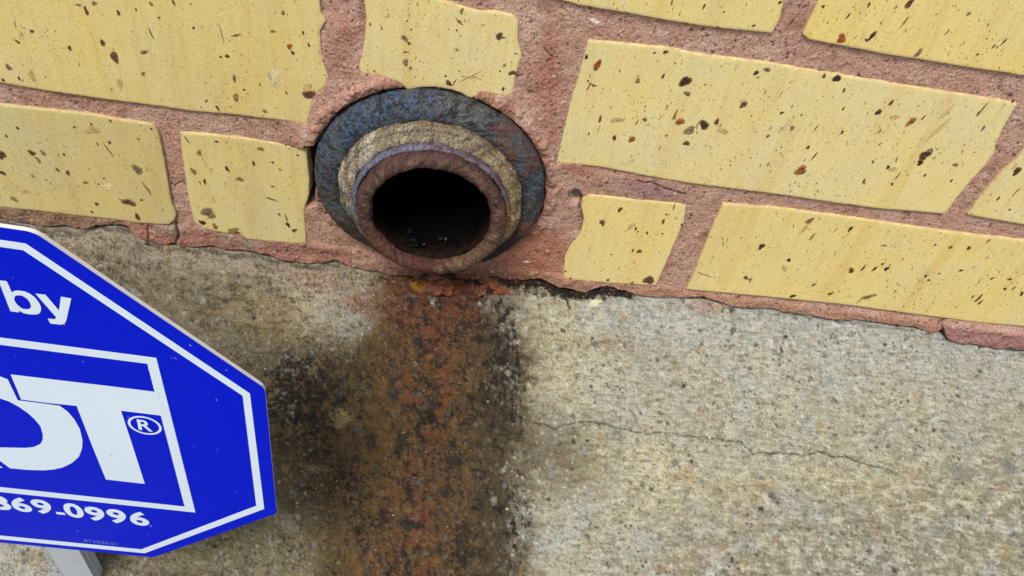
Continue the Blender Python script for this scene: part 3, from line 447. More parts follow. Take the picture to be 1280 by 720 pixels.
# solid body behind the bricks
vs = [(x, y, z) for x in (-.6, .72) for y in (.0195, .2) for z in (-.05, .55)]
bmn = bmesh.new()
def box(bm, x0, x1, y0, y1, z0, z1):
    v = [bm.verts.new(p) for p in ((x0, y0, z0), (x1, y0, z0), (x1, y1, z0), (x0, y1, z0), (x0, y0, z1), (x1, y0, z1), (x1, y1, z1), (x0, y1, z1))]
    for f in ((0, 3, 2, 1), (4, 5, 6, 7), (0, 1, 5, 4), (1, 2, 6, 5), (2, 3, 7, 6), (3, 0, 4, 7)): bm.faces.new([v[i] for i in f])
hx, hz_ = HUBC; hr = .036
for a in ((-.6, hx-hr, -.03, .55), (hx+hr, .72, -.03, .55), (hx-hr, hx+hr, -.03, hz_-hr), (hx-hr, hx+hr, hz_+hr, .55)): box(bmn, a[0], a[1], .0195, .2, a[2], a[3])
me = bpy.data.meshes.new('wall_core'); bmn.to_mesh(me); bmn.free()
link('wall_core', me, simple('backing_mortar', srgb(150, 112, 96), .9), wall)

# ================================================================== THE CONCRETE LEDGE
sf = np.arange(-.004, .172, ST); sa_ = np.concatenate([[-.03, -.012, -.006], sf, np.arange(.1735, .26, .0015), np.arange(.264, .5, .008), [.505, .506]])
xf2 = np.arange(-.262, .352, ST); xa2 = np.concatenate([np.arange(-.75, -.45, .01), np.arange(-.45, -.2635, .0015), xf2, np.arange(.3535, .56, .0015), np.arange(.56, .9, .01)])
XL, SG = np.meshgrid(xa2, sa_)
from_base = np.interp(xa2, mbx, mbz); ks = np.ones(31)/31
sm_base = np.convolve(np.pad(from_base, 15, 'edge'), ks, 'valid')
flat = -.001
b0 = (sm_base-.0018)[None, :]*np.exp(-np.maximum(SG, 0)/.03) + flat*(1-np.exp(-np.maximum(SG, 0)/.03))
ZL = b0 - SL*np.maximum(SG, 0)
YL = -SG
U, V = project(XL, YL, ZL)
f1 = fbm(XL, SG, 30, 4, 101); f2 = fbm(XL, SG*1.6, 120, 4, 111); f3 = fbm(XL, SG, 480, 4, 121, .65); f4 = fbm(XL*.5, SG*1.8, 260, 4, 131)
rgt = ss(640, 760, U); fs_ = fbm(XL*.45, SG*2.2, 330, 4, 192)
H = .0016*f1+.0011*f2+(.0009*f3+.0005*fbm(XL, SG, 1000, 2, 191))*(1-.55*rgt)+.0004*fs_*rgt
C = np.empty(XL.shape+(3,)); C[:] = srgb(156, 154, 134)
C = mixc(C, srgb(170, 168, 142), ss(-.1, .5, f1)*.6)
C = mixc(C, srgb(156, 162, 158), ss(-.15, .45, fbm(XL, SG, 45, 4, 141))*.65)
C = mixc(C, srgb(156, 162, 160), ss(500, 400, V-(U-900)*.12)*ss(700, 820, U)*.5)
C = mixc(C, srgb(174, 170, 136), np.maximum.reduce([blob(U, V, 800, 590, 150, 40, 8, .7), blob(U, V, 700, 440, 45, 70, 0, .7), blob(U, V, 1080, 600, 120, 30, 8, .7)])*.55)
C = mixc(C, srgb(112, 104, 82), ss(.0, .5, f4)*.6); C = mixc(C, srgb(184, 180, 160), ss(.1, .5, -f2-.3*f4)*.35)
pt = fbm(XL, SG*1.3, 620, 4, 193, .65); C = mixc(C, srgb(64, 60, 50), ss(.34, .5, pt+.3*f4)*.75); H -= .0007*ss(.34, .5, pt+.3*f4)
C = mixc(C, srgb(126, 122, 104), rgt*ss(.05, .5, fs_)*.6); C = mixc(C, srgb(188, 186, 172), rgt*ss(.1, .5, -fs_)*.35)
C = mixc(C, srgb(102, 94, 72), ss(540, 740, V+(U-900)*.25)*ss(700, 900, U)*ss(-.3, .25, f2+.3*f4)*.6)
C = mixc(C, srgb(150, 118, 62), (blob(U, V, 855, 596, 16, 9, 0, .6)+blob(U, V, 870, 700, 40, 12, -20, .8)*.6+blob(U, V, 930, 610, 40, 10, 0, .8)*.5)*.4)
# left shoulder: browner, lichen-grey along the wall
lm = ss(470, 400, U+12*f2); stn_l = fbm(XL*.5, SG*1.5, 170, 5, 176, .65)
C = mixc(C, srgb(104, 98, 77), lm*.88); C = mixc(C, srgb(84, 72, 50), lm*ss(-.05, .3, stn_l)*.55)
C = mixc(C, srgb(150, 140, 122), lm*ss(60, 15, V-(284+(U-100)*.15)+25*f2)*.8)
C = mixc(C, srgb(176, 166, 142), lm*blob(U, V, 405, 385, 55, 32, 25, .7)*.8)
C = mixc(C, srgb(178, 180, 166), blob(U, V, 415, 395, 34, 22, 20, .7)*ss(-.3, .2, f3)*.8)
C = mixc(C, srgb(150, 132, 92), blob(U, V, 350, 400, 60, 30, 20, .8)*.5)
C = mixc(C, srgb(92, 78, 50), lm*ss(-.1, .45, f4)*.5)
C = mixc(C, srgb(150, 100, 86), blob(U, V, 392, 350, 28, 12, 10, .6)*ss(-.2, .2, f3)*.8)
C = mixc(C, srgb(140, 98, 82), blob(U+10*f3, V+10*f3, 452, 378, 26, 13, 0, .8)*.7)
C = mixc(C, srgb(148, 116, 104), blob(U, V, 882, 384, 20+6*0, 11, 0, .7)*.7); H += .002*blob(U, V, 882, 384, 20, 11, 0, .6)
C = mixc(C, srgb(170, 156, 110), blob(U, V, 900, 388, 8, 6, 0, .5)*.7)
C = mixc(C, srgb(100, 104, 58), (blob(U, V, 325, 665, 38, 44, 0, .8)+blob(U, V, 250, 690, 30, 20, 0, .8))*.55*ss(-.3, .3, f2))
C = mixc(C, srgb(64, 56, 40), ss(.15, .6, f3)*lm*.45)
# black algae and rust carried down from the spout
wob = 44*f2+36*f1+26*f3*ss(-.2, .3, f2)
cxl = np.interp(V, [340, 450, 600, 720], [545, 540, 522, 512])
wl = np.interp(V, [335, 380, 420, 480, 560, 640, 720], [60, 70, 85, 175, 170, 130, 125]); wr = np.interp(V, [335, 380, 450, 560, 640, 720], [85, 90, 108, 118, 118, 125])
dl = (cxl-U+wob)/wl; dr = (U-cxl+wob)/wr; dq = np.where(U < cxl, dl, dr)
dark = 1-ss(.66, 1.12, dq)
C = mixc(C, srgb(118, 104, 72), (1-ss(.8, 1.45, dq+.3*f1))*.6)
C = mixc(C, srgb(76, 62, 34), dark*.94)
C = mixc(C, srgb(66, 50, 26), dark*ss(-.15, .3, f2+.4*f3)*.75)
C = mixc(C, srgb(44, 34, 22), dark*ss(.45, .95, dr+.25*f2)*(U > cxl)*.75)
C = mixc(C, srgb(44, 34, 20), blob(U+30*f2, V+30*f1, 388, 505, 78, 84, 10, .8)*.95*ss(-.45, .15, f3+f2*.5))
C = mixc(C, srgb(72, 60, 36), blob(U, V, 400, 600, 60, 60, 0, .8)*.5)
C = mixc(C, srgb(168, 152, 110), blob(U, V, 426, 522, 14, 12, 0, .5)*.8); 
C = mixc(C, srgb(150, 134, 100), blob(U, V, 398, 586, 18, 5, 5, .5)*.8)
rw = np.interp(V, [340, 400, 560, 720], [80, 82, 88, 92])
rust = 1-ss(.55, 1.1, np.abs(U-cxl+wob*.6+(10 if True else 0))/rw)
C = mixc(C, srgb(84, 58, 26), rust*.72)
rcore = 1-ss(.2, 1.0, np.abs(U-cxl+6+wob*.35)/46); C = mixc(C, srgb(98, 50, 26), rcore*ss(-.35, .25, fbm(XL, SG*.6, 90, 4, 151))*.8)
C = mixc(C, srgb(34, 26, 20), np.maximum(rcore*.9, rust*.5)*ss(.22, .38, fbm(XL, SG*.6, 150, 4, 152, .6))*.9)
C = mixc(C, srgb(106, 56, 34), blob(U, V, 545, 378, 74, 38, 0, .8)*.65)
C = mixc(C, srgb(112, 78, 36), rust*ss(.05, .5, fbm(XL, SG, 160, 4, 161, .65))*.6)
C = mixc(C, srgb(100, 80, 42), blob(U, V, 450, 560, 60, 110, 5, .8)*.4*dark)
C = mixc(C, srgb(52, 42, 26), np.maximum(blob(U+34*f2, V, 628, 560, 30, 200, -2, .9), blob(U+30*f2, V+30*f1, 400, 560, 40, 90, 0, 1)*.6)*.7)
stn = fbm(XL, SG*.8, 230, 6, 175, .72)
spk = np.maximum.reduce([blob(U, V, 632, 470, 26, 110, -2, .7), blob(U, V, 640, 650, 34, 90, 0, .8)*.8, blob(U, V, 390, 500, 60, 55, 10, .7), blob(U, V, 535, 520, 34, 60, 10, .8)*.7, blob(U, V, 690, 362, 85, 11, 5, .5), blob(U, V, 600, 375, 80, 20, 0, .7)*.7, blob(U, V, 460, 350, 70, 10, 5, .7)*.6, dark*(.42+.5*f1), rcore*(.74+.6*f2), lm*.26])
rid = .34-np.abs(fbm(XL, SG, 210, 4, 173, .6))*2.6
blk = ss(.02, .26, f3+.55*fbm(XL, SG, 900, 3, 171)-.50+.62*spk+.30*np.clip(rid, -.6, .4)*np.clip(spk*2, 0, 1))
blk = np.maximum(blk*.55*ss(.1, .5, spk), ss(.0, .16, stn-.44+.52*spk))
C = mixc(C, srgb(30, 24, 18), blk*np.clip(spk*1.6, 0, 1)*.93); H -= .0008*blk*spk
C = mixc(C, srgb(118, 94, 54), dark*ss(.12, .4, -stn)*.45)
net = (1-ss(.012, .06, np.abs(fbm(XL+.002*f3, SG, 120, 5, 181, .6))))*ss(-.1, .25, f2); net = np.maximum(net, (1-ss(.02, .09, np.abs(fbm(XL, SG*1.2, 300, 4, 182, .6))))*ss(.0, .3, f1+.5*f2))
nz_ = net*np.clip(np.maximum.reduce([dark, blob(U, V, 392, 490, 80, 90, 10, .6), lm*.45, blob(U, V, 690, 362, 85, 16, 5, .5)]), 0, 1)
C = mixc(C, srgb(22, 17, 12), nz_*.9); H -= .0006*nz_; H += .0011*dark*stn
C = mixc(C, srgb(84, 76, 54), blob(U+30*f1, V+30*f2, 685, 568, 60, 44, 0, 1)*.75)
C = mixc(C, srgb(126, 112, 76), blob(U, V, 745, 430, 60, 10, 5, .8)*.35)
# pale trowelled patch in the left corner
pp = inpoly(U+2*f3, V+2*f3, [(-300, 600), (60, 600), (92, 682), (108, 735), (108, 1000), (-400, 1000)]); pp = soften(pp, 3)
C = mixc(C, mixc(np.broadcast_to(srgb(156, 156, 146), C.shape), srgb(138, 124, 82), blob(U, V, 50, 698, 22, 8, 0, .7)*.7), pp); H += .0016*pp
C = mixc(C, srgb(136, 146, 156), pp*blob(U, V, 85, 705, 22, 60, -20, .4)*.8)
# cracks, plus the shaded gap along the mortar foot painted dark
for pl, wd, dp, al in (([(640, 520), (668, 528), (695, 534), (722, 526), (760, 532), (800, 540), (835, 541), (880, 546), (925, 552), (945, 565), (985, 568), (1030, 566), (1080, 578), (1130, 592)], 0.9, .0010, .45), ([(1000, 558), (1040, 570), (1085, 577)], .9, .0008, .4),
                       ([(330, 468), (350, 464), (372, 474), (400, 480)], 1.3, .0012, .6), ([(430, 440), (450, 456), (462, 470)], 1, .001, .6), ([(500, 420), (478, 438), (492, 452)], .9, .0008, .6),
                       ([(632, 350), (655, 352), (680, 352), (702, 359), (730, 367), (748, 361), (765, 362), (790, 368)], 6.0, .0036, .95), ([(690, 355), (708, 372), (712, 384)], 2.2, .002, .9), ([(640, 400), (646, 430), (650, 470)], 1.5, .001, .8), ([(862, 374), (884, 372), (905, 384)], 1.6, .0012, .7),
                       ([(0, 276), (55, 288), (100, 291), (125, 285), (160, 287)], 2.4, .002, .5), ([(185, 304), (215, 310), (240, 312), (330, 322), (380, 333), (425, 330)], 2.0, .002, .5), ([(900, 381), (1000, 395), (1100, 406), (1166, 418), (1182, 422), (1280, 441)], 1.3, .001, .4)):
    dd = linedist(U+5*perlin(U*.06, V*.06, 15)+2*perlin(U*.3, V*.3, 17), V+5*perlin(U*.06+9, V*.06, 16)+2*perlin(U*.3, V*.3, 18), pl)
    mm = 1-ss(wd*.25, wd*1.5, dd); H -= dp*mm; C = mixc(C, srgb(34, 28, 22), mm*al)
    if wd == .9 and al == .45: CK = mm*ss(-.5, 0, f2)
    if wd == 6.0: GP = mm*ss(-.25, .05, f3)
# heap of rust crust below the lip
rc = blob(U, V, 585, 352, 62, 17, 0, .6); H += rc*(.0035+.003*f2); C = mixc(C, srgb(132, 66, 24), rc*.75); C = mixc(C, srgb(36, 24, 16), rc*ss(.05, .3, f3)*.8)
C = mixc(C, srgb(176, 128, 40), blob(U, V, 524, 358, 12, 6, 10, .4)*.9)
C = mixc(C, srgb(148, 84, 60), blob(U, V, 622, 340, 8, 8, 0, .4)*.9)
NZ[0] = np.clip(f3*1.3, -.7, .7)
JX = int(np.searchsorted(xa2, xf2[0])); IS = 3; ns, nx = len(sf), len(xf2)
Ui, Vi = U, V
for n in range(34000):
    i = IS+rng.integers(0, ns); j = JX+rng.integers(0, nx); t = rng.random(); s = .00034*math.exp(rng.normal(0, .5)); w_ = dark[i, j]
    if t < .46: splat(C, H, i, j, s*1.05, s*.8, rng.uniform(-.5, .5), srgb(50, 47, 42)*(1-.5*w_), rng.uniform(.35, 1)*(.55+.45*(f1[i, j] > 0)), -.0004, ST)
    elif t < .66: splat(C, H, i, j, s, s, 0, srgb(206, 202, 184)*(1-.75*w_-.3*lm[i, j]*(1-w_)), .45, .0003, ST)
    elif t < .86: splat(C, H, i, j, s*1.7, s*1.3, rng.uniform(0, 3), srgb(112, 100, 78)*(1-.72*w_), .5, .0004, ST)
    else: splat(C, H, i, j, s*1.6, s*1.2, rng.uniform(0, 3), (srgb(150, 120, 78) if rng.random() < .5 else srgb(130, 138, 140))*(1-.75*w_), .55, .0004, ST)
for n in range(420):
    i = IS+rng.integers(0, ns); j = JX+rng.integers(0, nx); s = .0009*math.exp(rng.normal(0, .35)); w_ = dark[i, j]
    splat(C, H, i, j, s, s*.7, rng.uniform(-.6, .6), srgb(*random.choice([(70, 66, 60), (88, 90, 92), (190, 180, 156), (128, 112, 84), (150, 150, 140)]))*(1-.72*w_), .6, rng.choice([-.0008, .0006]), ST)
KN = [(743, 383, 8, 5, (214, 206, 176)), (666, 370, 8, 6, (150, 140, 112)), (742, 434, 5, 4, (92, 92, 88)), (1025, 532, 6, 5, (140, 122, 82)), (912, 395, 5, 3, (44, 44, 46)), (772, 542, 6, 5, (104, 102, 94)), (966, 619, 6, 4, (60, 60, 70)), (1044, 501, 5, 4, (82, 76, 66)), (494, 491, 6, 9, (44, 42, 48)), (538, 515, 7, 12, (30, 26, 24)), (500, 555, 7, 12, (38, 26, 20)), (556, 616, 10, 5, (34, 30, 28)), (465, 548, 7, 10, (34, 28, 26)), (566, 575, 12, 7, (44, 36, 28)), (542, 376, 4, 5, (176, 170, 140)), (822, 451, 3, 3, (30, 30, 30)), (702, 438, 4, 3, (84, 80, 74)), (600, 425, 8, 5, (36, 26, 22)), (540, 520, 5, 8, (30, 22, 18)), (1200, 590, 22, 10, (118, 120, 114)), (1262, 582, 14, 9, (112, 112, 106)), (355, 650, 20, 8, (128, 120, 104)), (480, 640, 6, 10, (44, 32, 22)), (450, 662, 8, 5, (38, 30, 22)), (310, 358, 3, 3, (70, 62, 52)), (318, 396, 3, 3, (50, 44, 36)), (500, 470, 5, 4, (60, 40, 40)), (1060, 395, 10, 5, (128, 122, 108)), (1046, 407, 9, 3, (66, 62, 56)), (580, 700, 8, 5, (40, 30, 22)), (610, 500, 6, 8, (36, 30, 22))]
for (px, py, rx, ry, c_) in KN:
    P_ = LG(px, py); j = JX+int((P_[0]-xf2[0])/ST); i = IS+int((-P_[1]-sf[0])/ST)
    splat(C, H, i, j, rx*.00034, ry*.00038, rng.uniform(-.3, .3), srgb(*c_), .85, .0006*(1 if sum(c_) > 200 else -1.2), ST)
C = mixc(C, srgb(70, 64, 52), CK*.8); C = mixc(C, srgb(22, 17, 12), GP*.9); C = mixc(C, srgb(22, 17, 12), nz_*.85); C = mixc(C, srgb(28, 22, 16), ss(.02, .2, stn-.44+.5*np.maximum(spk, dark*.75))*np.clip(spk*1.5, 0, 1)*.7)
cn = math.cos(math.atan(SL)); fade = np.where(SG < 0, .3, 1.0)*np.clip(1.05-np.maximum(SG-.45, 0)*20, 0, 1)
ZL = ZL + H*cn*fade; YL = YL - H*math.sin(math.atan(SL))*fade
ZL[-1] -= .08
wet = np.clip(rust*.65+blob(U, V, 570, 350, 90, 30, 0, .6)*.4, 0, 1)*ss(-.3, .3, f2)*.8
le = link('concrete_ledge', grid_mesh('concrete_ledge', XL, YL, ZL, attrs={'albedo': np.clip(C, .004, .9), 'wet': wet}), M_CONC, None, kind='structure')

# ground sheet out to the horizon
me = pydata('ground', [(x, y, -.215) for x, y in ((-60, -120), (60, -120), (60, .3), (-60, .3))], [(0, 1, 2, 3)])
link('ground', me, simple('ground_concrete', srgb(140, 134, 116), .9), None, kind='structure')

# ================================================================== THE DRAIN PIPE
pipe = empty('drain_pipe', (HUBC[0], 0, HUBC[1]), label='corroded iron drain pipe end in a blue-black collar set in the brick wall', category='drain pipe')
NA = 620
TH = np.linspace(0, 2*np.pi, NA, endpoint=False)
def lathe(name, prof, mat, colfn, amp=.00025, sub=.0006, warp=0, parent=pipe, seed=0, zs=1.0, dz=0.0, **props):
    pts = []
    for (r0, o0), (r1_, o1) in zip(prof[:-1], prof[1:]):
        k = max(1, int(math.hypot(r1_-r0, o1-o0)/sub))
        for q in range(k): pts.append((r0+(r1_-r0)*q/k, o0+(o1-o0)*q/k, len(pts)))
    pts.append((*prof[-1], len(pts)))
    p = np.array([(a, b) for a, b, _ in pts])
    for _ in range(3): p[1:-1] = (p[:-2]+2*p[1:-1]+p[2:])/4
    arc = np.concatenate([[0], np.cumsum(np.hypot(*np.diff(p, axis=0).T))])
    R_, T_ = np.meshgrid(p[:, 0], TH, indexing='ij'); O_, _ = np.meshgrid(p[:, 1], TH, indexing='ij'); A_, _ = np.meshgrid(arc, TH, indexing='ij')
    cx = np.cos(T_)*.045; sx = np.sin(T_)*.045
    n1 = fbm(cx+A_*.7, sx+A_*.9, 130, 4, 200+seed); n2 = fbm(cx+A_*.8, sx-A_*.8, 520, 3, 210+seed, .6); n0 = fbm(cx, sx+A_*.3, 40, 3, 220+seed)
    d = amp*(1.6*n1+1.1*n2)+warp*n0
    tr = np.gradient(p[:, 0]); to = np.gradient(p[:, 1]); L_ = np.hypot(tr, to)+1e-9
    nr, no = (-to/L_)[:, None], (tr/L_)[:, None]
    sg = -1
    R2 = R_+d*nr*sg*-1*-1; O2 = O_+d*no*sg
    X = .13*O2+R2*np.cos(T_); Z = R2*np.sin(T_)*zs-(1-max(zs, .5))*.006*(zs < 1)+dz; Y = -O2
    NW[0] = .55*n0+.45*n1+.2*n2
    c = colfn(T_, A_/arc[-1], O_, R_, n0, n1, n2)
    me = grid_mesh(name, X, Y, Z, wrap=True, attrs={'albedo': np.clip(c, .003, .9)})
    bm = bmesh.new(); bm.from_mesh(me); bmesh.ops.recalc_face_normals(bm, faces=bm.faces); bm.to_mesh(me); bm.free()
    return link(name, me, mat, parent, **props)
NW = [0]
def tone(n, base): c = np.empty(n.shape+(3,)); c[:] = base; return c
def sector(T, a, w):
    d = np.angle(np.exp(1j*(T+NW[0]-math.radians(a)))); return 1-ss(.6, 1.2, np.abs(d)/math.radians(w))
def c_hub(T, A, O, R, n0, n1, n2):
    c = tone(T, srgb(68, 78, 88)); c = mixc(c, srgb(56, 84, 118), sector(T, 130, 52)*ss(-.2, .3, n1)*.85)
    c = mixc(c, srgb(88, 100, 108), ss(0, .5, n1)*.6*(1-sector(T, 135, 50)*.6)); c = mixc(c, srgb(96, 90, 72), sector(T, 75, 18)*.45)
    c = mixc(c, srgb(24, 24, 30), ss(.0, .2, n2+.5*n1)*.85); c = mixc(c, srgb(20, 20, 26), ss(.1, .26, fbm(np.cos(T)*R, np.sin(T)*R, 210, 5, 301, .7))*.8); c = mixc(c, srgb(128, 124, 116), ss(.3, .5, n2-.4*n1)*.35)
    c = mixc(c, srgb(104, 66, 50), ss(.15, .4, n0+.7*n1)*.5); c = mixc(c, srgb(120, 78, 44), sector(T, -25, 22)*ss(-.2, .3, n1)*.8)
    c = mixc(c, srgb(110, 74, 62), sector(T, 190, 30)*ss(.35, .0, A)*.6); c = mixc(c, srgb(90, 58, 46), ss(.22, .05, A)*ss(-.3, .2, n1)*.7)
    c = mixc(c, srgb(74, 72, 66), sector(T, 225, 40)*.7); c = mixc(c, srgb(60, 50, 42), sector(T, 265, 45)*.8)
    c = mixc(c, srgb(26, 24, 24), sector(T, -52, 34)*ss(.55, .8, A)*.9); c = mixc(c, srgb(40, 34, 32), ss(.86, .95, A+.1*n1)*.6); c = mixc(c, srgb(50, 34, 28), ss(.14, .06, A)*.7)  # black crescent at lower right: shade of the gap to the putty, painted
    return c
lathe('collar', [(.050, -.018), (.0548, -.001), (.0562, .002), (.0558, .005), (.0535, .0085), (.0495, .0105), (.0455, .0112), (.0425, .0108)], M_PIPE, c_hub, .0005, warp=.0013, zs=.935, seed=1)
def c_put(T, A, O, R, n0, n1, n2):
    c = tone(T, srgb(132, 120, 96)); c = mixc(c, srgb(164, 154, 132), ss(-.1, .4, n1)*.7); c = mixc(c, srgb(104, 88, 62), ss(.1, .45, n2)*.6)
    c = mixc(c, srgb(182, 174, 160), sector(T, 170, 40)*ss(-.2, .2, n1)*.7); c = mixc(c, srgb(120, 138, 148), sector(T, 218, 26)*ss(.3, .7, A)*.9)
    c = mixc(c, srgb(186, 122, 40), sector(T, -8, 26)*ss(.5, .9, A)*.7); c = mixc(c, srgb(146, 116, 66), sector(T, 20, 50)*.35)
    c = mixc(c, srgb(44, 38, 32), sector(T, -55, 26)*ss(-.35, .1, n1)*.85); c = mixc(c, srgb(74, 54, 40), sector(T, 262, 40)*.9)  # the dark lower-right crevice against the collar is painted in here too
    c = mixc(c, srgb(46, 38, 34), ss(.2, .4, n2)*.6); c = mixc(c, srgb(196, 186, 172), ss(.78, .86, A+.1*n2)*ss(.97, .9, A)*(1-sector(T, 270, 60))*.6); c = mixc(c, srgb(112, 92, 60), ss(.3, .1, A+.2*n1)*.6)
    q = fbm(np.cos(T)*.042+A*.01, np.sin(T)*.042-A*.006, 150, 5, 303, .65); c = mixc(c, srgb(40, 32, 26), (1-ss(.01, .06, np.abs(q)))*.7); c = mixc(c, srgb(88, 80, 84), ss(.22, .34, q)*.75); c = mixc(c, srgb(60, 50, 40), ss(.06, .0, np.abs(A-.42+.1*n0))*.5); return c  # dark band near the step is painted shading between the two tiers
lathe('putty_ring', [(.0440, .0100), (.0438, .0140), (.0430, .0158), (.0418, .0162), (.0410, .0161), (.0407, .0180), (.0400, .0192), (.0385, .0197), (.0374, .0194), (.0368, .0170)], M_PIPE, c_put, .00038, warp=.0024, zs=.955, seed=2)
def c_slv(T, A, O, R, n0, n1, n2):
    c = tone(T, srgb(92, 76, 84)); c = mixc(c, srgb(122, 112, 124), ss(.0, .4, n1)*.7); c = mixc(c, srgb(104, 112, 140), sector(T, 160, 50)*.6)
    c = mixc(c, srgb(60, 40, 38), ss(.1, .4, n2)*.6); c = mixc(c, srgb(150, 92, 40), sector(T, 0, 26)*.8); c = mixc(c, srgb(70, 44, 32), sector(T, 270, 50)*.8); return c
lathe('sleeve', [(.0372, .015), (.0371, .0215), (.0366, .0229), (.0356, .0233), (.0352, .0225), (.0351, .020)], M_PIPE, c_slv, .0003, zs=.97, seed=3)
def c_rim(T, A, O, R, n0, n1, n2):
    c = tone(T, srgb(84, 56, 50)); c = mixc(c, srgb(118, 92, 72), ss(-.2, .3, n1)*.75*ss(.5, .7, A)*ss(.95, .85, A)); c = mixc(c, srgb(74, 48, 52), ss(.5, .35, A+.06*n1)*.85)
    c = mixc(c, srgb(100, 76, 54), sector(T, -40, 38)*.75); c = mixc(c, srgb(104, 62, 48), sector(T, 245, 50)*.7); c = mixc(c, srgb(30, 24, 24), ss(.16, .34, fbm(np.cos(T)*.04+A*.02, np.sin(T)*.04, 260, 5, 300, .7))*.75); c = mixc(c, srgb(108, 84, 62), sector(T, -50, 20)*ss(.6, .8, A)*.6)
    c = mixc(c, srgb(48, 32, 28), ss(.05, .35, n2)*.6); c = mixc(c, srgb(70, 36, 20), sector(T, 278, 16)*.8); return c
lathe('pipe_rim', [(.0350, .014), (.0353, .0225), (.0351, .0256), (.0342, .0275), (.0325, .0284), (.0308, .0285), (.0292, .0278), (.0285, .0262), (.0281, .0235)], M_PIPE, c_rim, .0004, warp=.0006, zs=1.02, dz=-.0014, seed=4)
def c_bore(T, A, O, R, n0, n1, n2):
    c = tone(T, srgb(10, 10, 11)); c = mixc(c, srgb(24, 22, 22), ss(.1, .5, n2)*.5); c = mixc(c, srgb(46, 32, 26), ss(.05, .0, A+.02*n1)*.7); return c
lathe('pipe_bore', [(.0279, .0236), (.0277, .018), (.0275, 0), (.0272, -.04), (.027, -.12), (.026, -.19), (.010, -.191), (.0005, -.1915)], M_BORE, c_bore, .00022, dz=-.0016, sub=.0012, seed=5)
# dark slime blobs added to give wet glints in the invert of the bore
def crust(name, n, fn, mat, parent, col, seed, **props):
    r = random.Random(seed); bm = bmesh.new(); cols = []
    for _ in range(n):
        (x, y, z), s = fn(r); k = len(bm.verts)
        g = bmesh.ops.create_icosphere(bm, subdivisions=2, radius=s); ph = r.uniform(0, 9)
        c0 = col(r); sc = (r.uniform(.7, 1.5), r.uniform(.6, 1.1), r.uniform(.45, .8))
        for v in g['verts']:
            q = v.co.normalized(); w = 1+.25*math.sin(q.x*5+ph)*math.cos(q.z*6-ph)+.15*math.sin(q.y*11+ph*3)+r.uniform(-.12, .12)
            v.co = Vector((x+v.co.x*w*sc[0], y+v.co.y*w*sc[1], z+v.co.z*w*sc[2])); cols.append(c0*r.uniform(.75, 1.25))
    me = bpy.data.meshes.new(name); bm.to_mesh(me); bm.free(); set_attr(me, 'albedo', np.clip(np.array(cols), .003, .9))
    return link(name, me, mat, parent, **props)
def slime(r):
    a = math.radians(r.gauss(275, 16)); o = r.uniform(.006, .021); R_ = .0272
    return (.13*o+R_*math.cos(a), -o, R_*math.sin(a)), r.uniform(.0008, .002)
crust('slime_glints', 9, slime, M_BORE, pipe, lambda r: srgb(*r.choice([(14, 15, 17), (22, 24, 30), (8, 8, 9), (30, 26, 22)])), 5, kind='stuff')
def rustc(r):
    a = r.uniform(-.6, 1); px = 585+52*a*r.uniform(.6, 1) if a > 0 else 560+40*a; py = 340+r.uniform(-2, 22)+abs(a)*4
    P_ = LG(px, py+4); return (P_[0]-HUBC[0], P_[1]-r.uniform(0, .001), P_[2]-HUBC[1]+r.uniform(.0008, .0052)), r.uniform(.0012, .0042)
crust('rust_crust', 120, rustc, M_PIPE, pipe, lambda r: srgb(*r.choice([(128, 76, 40), (134, 76, 44), (116, 64, 38), (150, 96, 52), (56, 36, 24), (138, 88, 72), (132, 84, 66), (34, 26, 20)])), 9, kind='stuff')

# loose grit and pebbles on the ledge
bmg = bmesh.new(); gc = []; r = random.Random(3)
def h_at(x, s):
    j = int(np.clip(JX+(x-xf2[0])/ST, 0, len(xa2)-1)); i = int(np.clip(IS+(s-sf[0])/ST, 0, len(sa_)-1)); return YL[i, j], ZL[i, j], dark[i, j]
for n in range(620):
    x = r.uniform(-.24, .33); s = r.uniform(.0015, .16) if r.random() < .6 else abs(r.gauss(.002, .01))+.001
    if n < 170: P_ = LG(r.gauss(540, 75), r.uniform(360, 720)); x, s = P_[0], -P_[1]
    crumb = 170 <= n < 270
    if crumb: u_ = r.uniform(425, 800); P_ = LG(u_, float(np.interp(u_, [425, 540, 640, 735, 800], [336, 352, 353, 368, 372]))+abs(r.gauss(3, 5))); x, s = P_[0], -P_[1]
    y, z, w_ = h_at(x, s); rad_ = .00028*math.exp(r.gauss(.1, .45))
    g = bmesh.ops.create_icosphere(bmg, subdivisions=1, radius=rad_)
    c0 = srgb(*r.choice([(188, 180, 158), (120, 110, 92), (64, 58, 50), (140, 118, 84), (200, 194, 180), (96, 94, 90)]))*(1-.55*w_)
    if crumb: rad_ *= 1.5; c0 = srgb(*r.choice([(132, 78, 52), (150, 98, 80), (44, 32, 26), (110, 64, 38), (92, 84, 66), (30, 26, 22)]))
    sc = Vector((r.uniform(.8, 1.7), r.uniform(.7, 1.3), r.uniform(.5, .9)))
    for v in g['verts']: v.co = Vector((v.co.x*sc.x*r.uniform(.85, 1.15)+x, v.co.y*sc.y*r.uniform(.85, 1.15)+y, v.co.z*sc.z+z+rad_*.2)); gc.append(c0)
me = bpy.data.meshes.new('grit'); bmg.to_mesh(me); bmg.free(); set_attr(me, 'albedo', np.clip(np.array(gc), .004, .9))
link('grit', me, M_SPOT, None, kind='stuff', label='loose grit and tiny stones lying on the stained concrete ledge', category='grit')

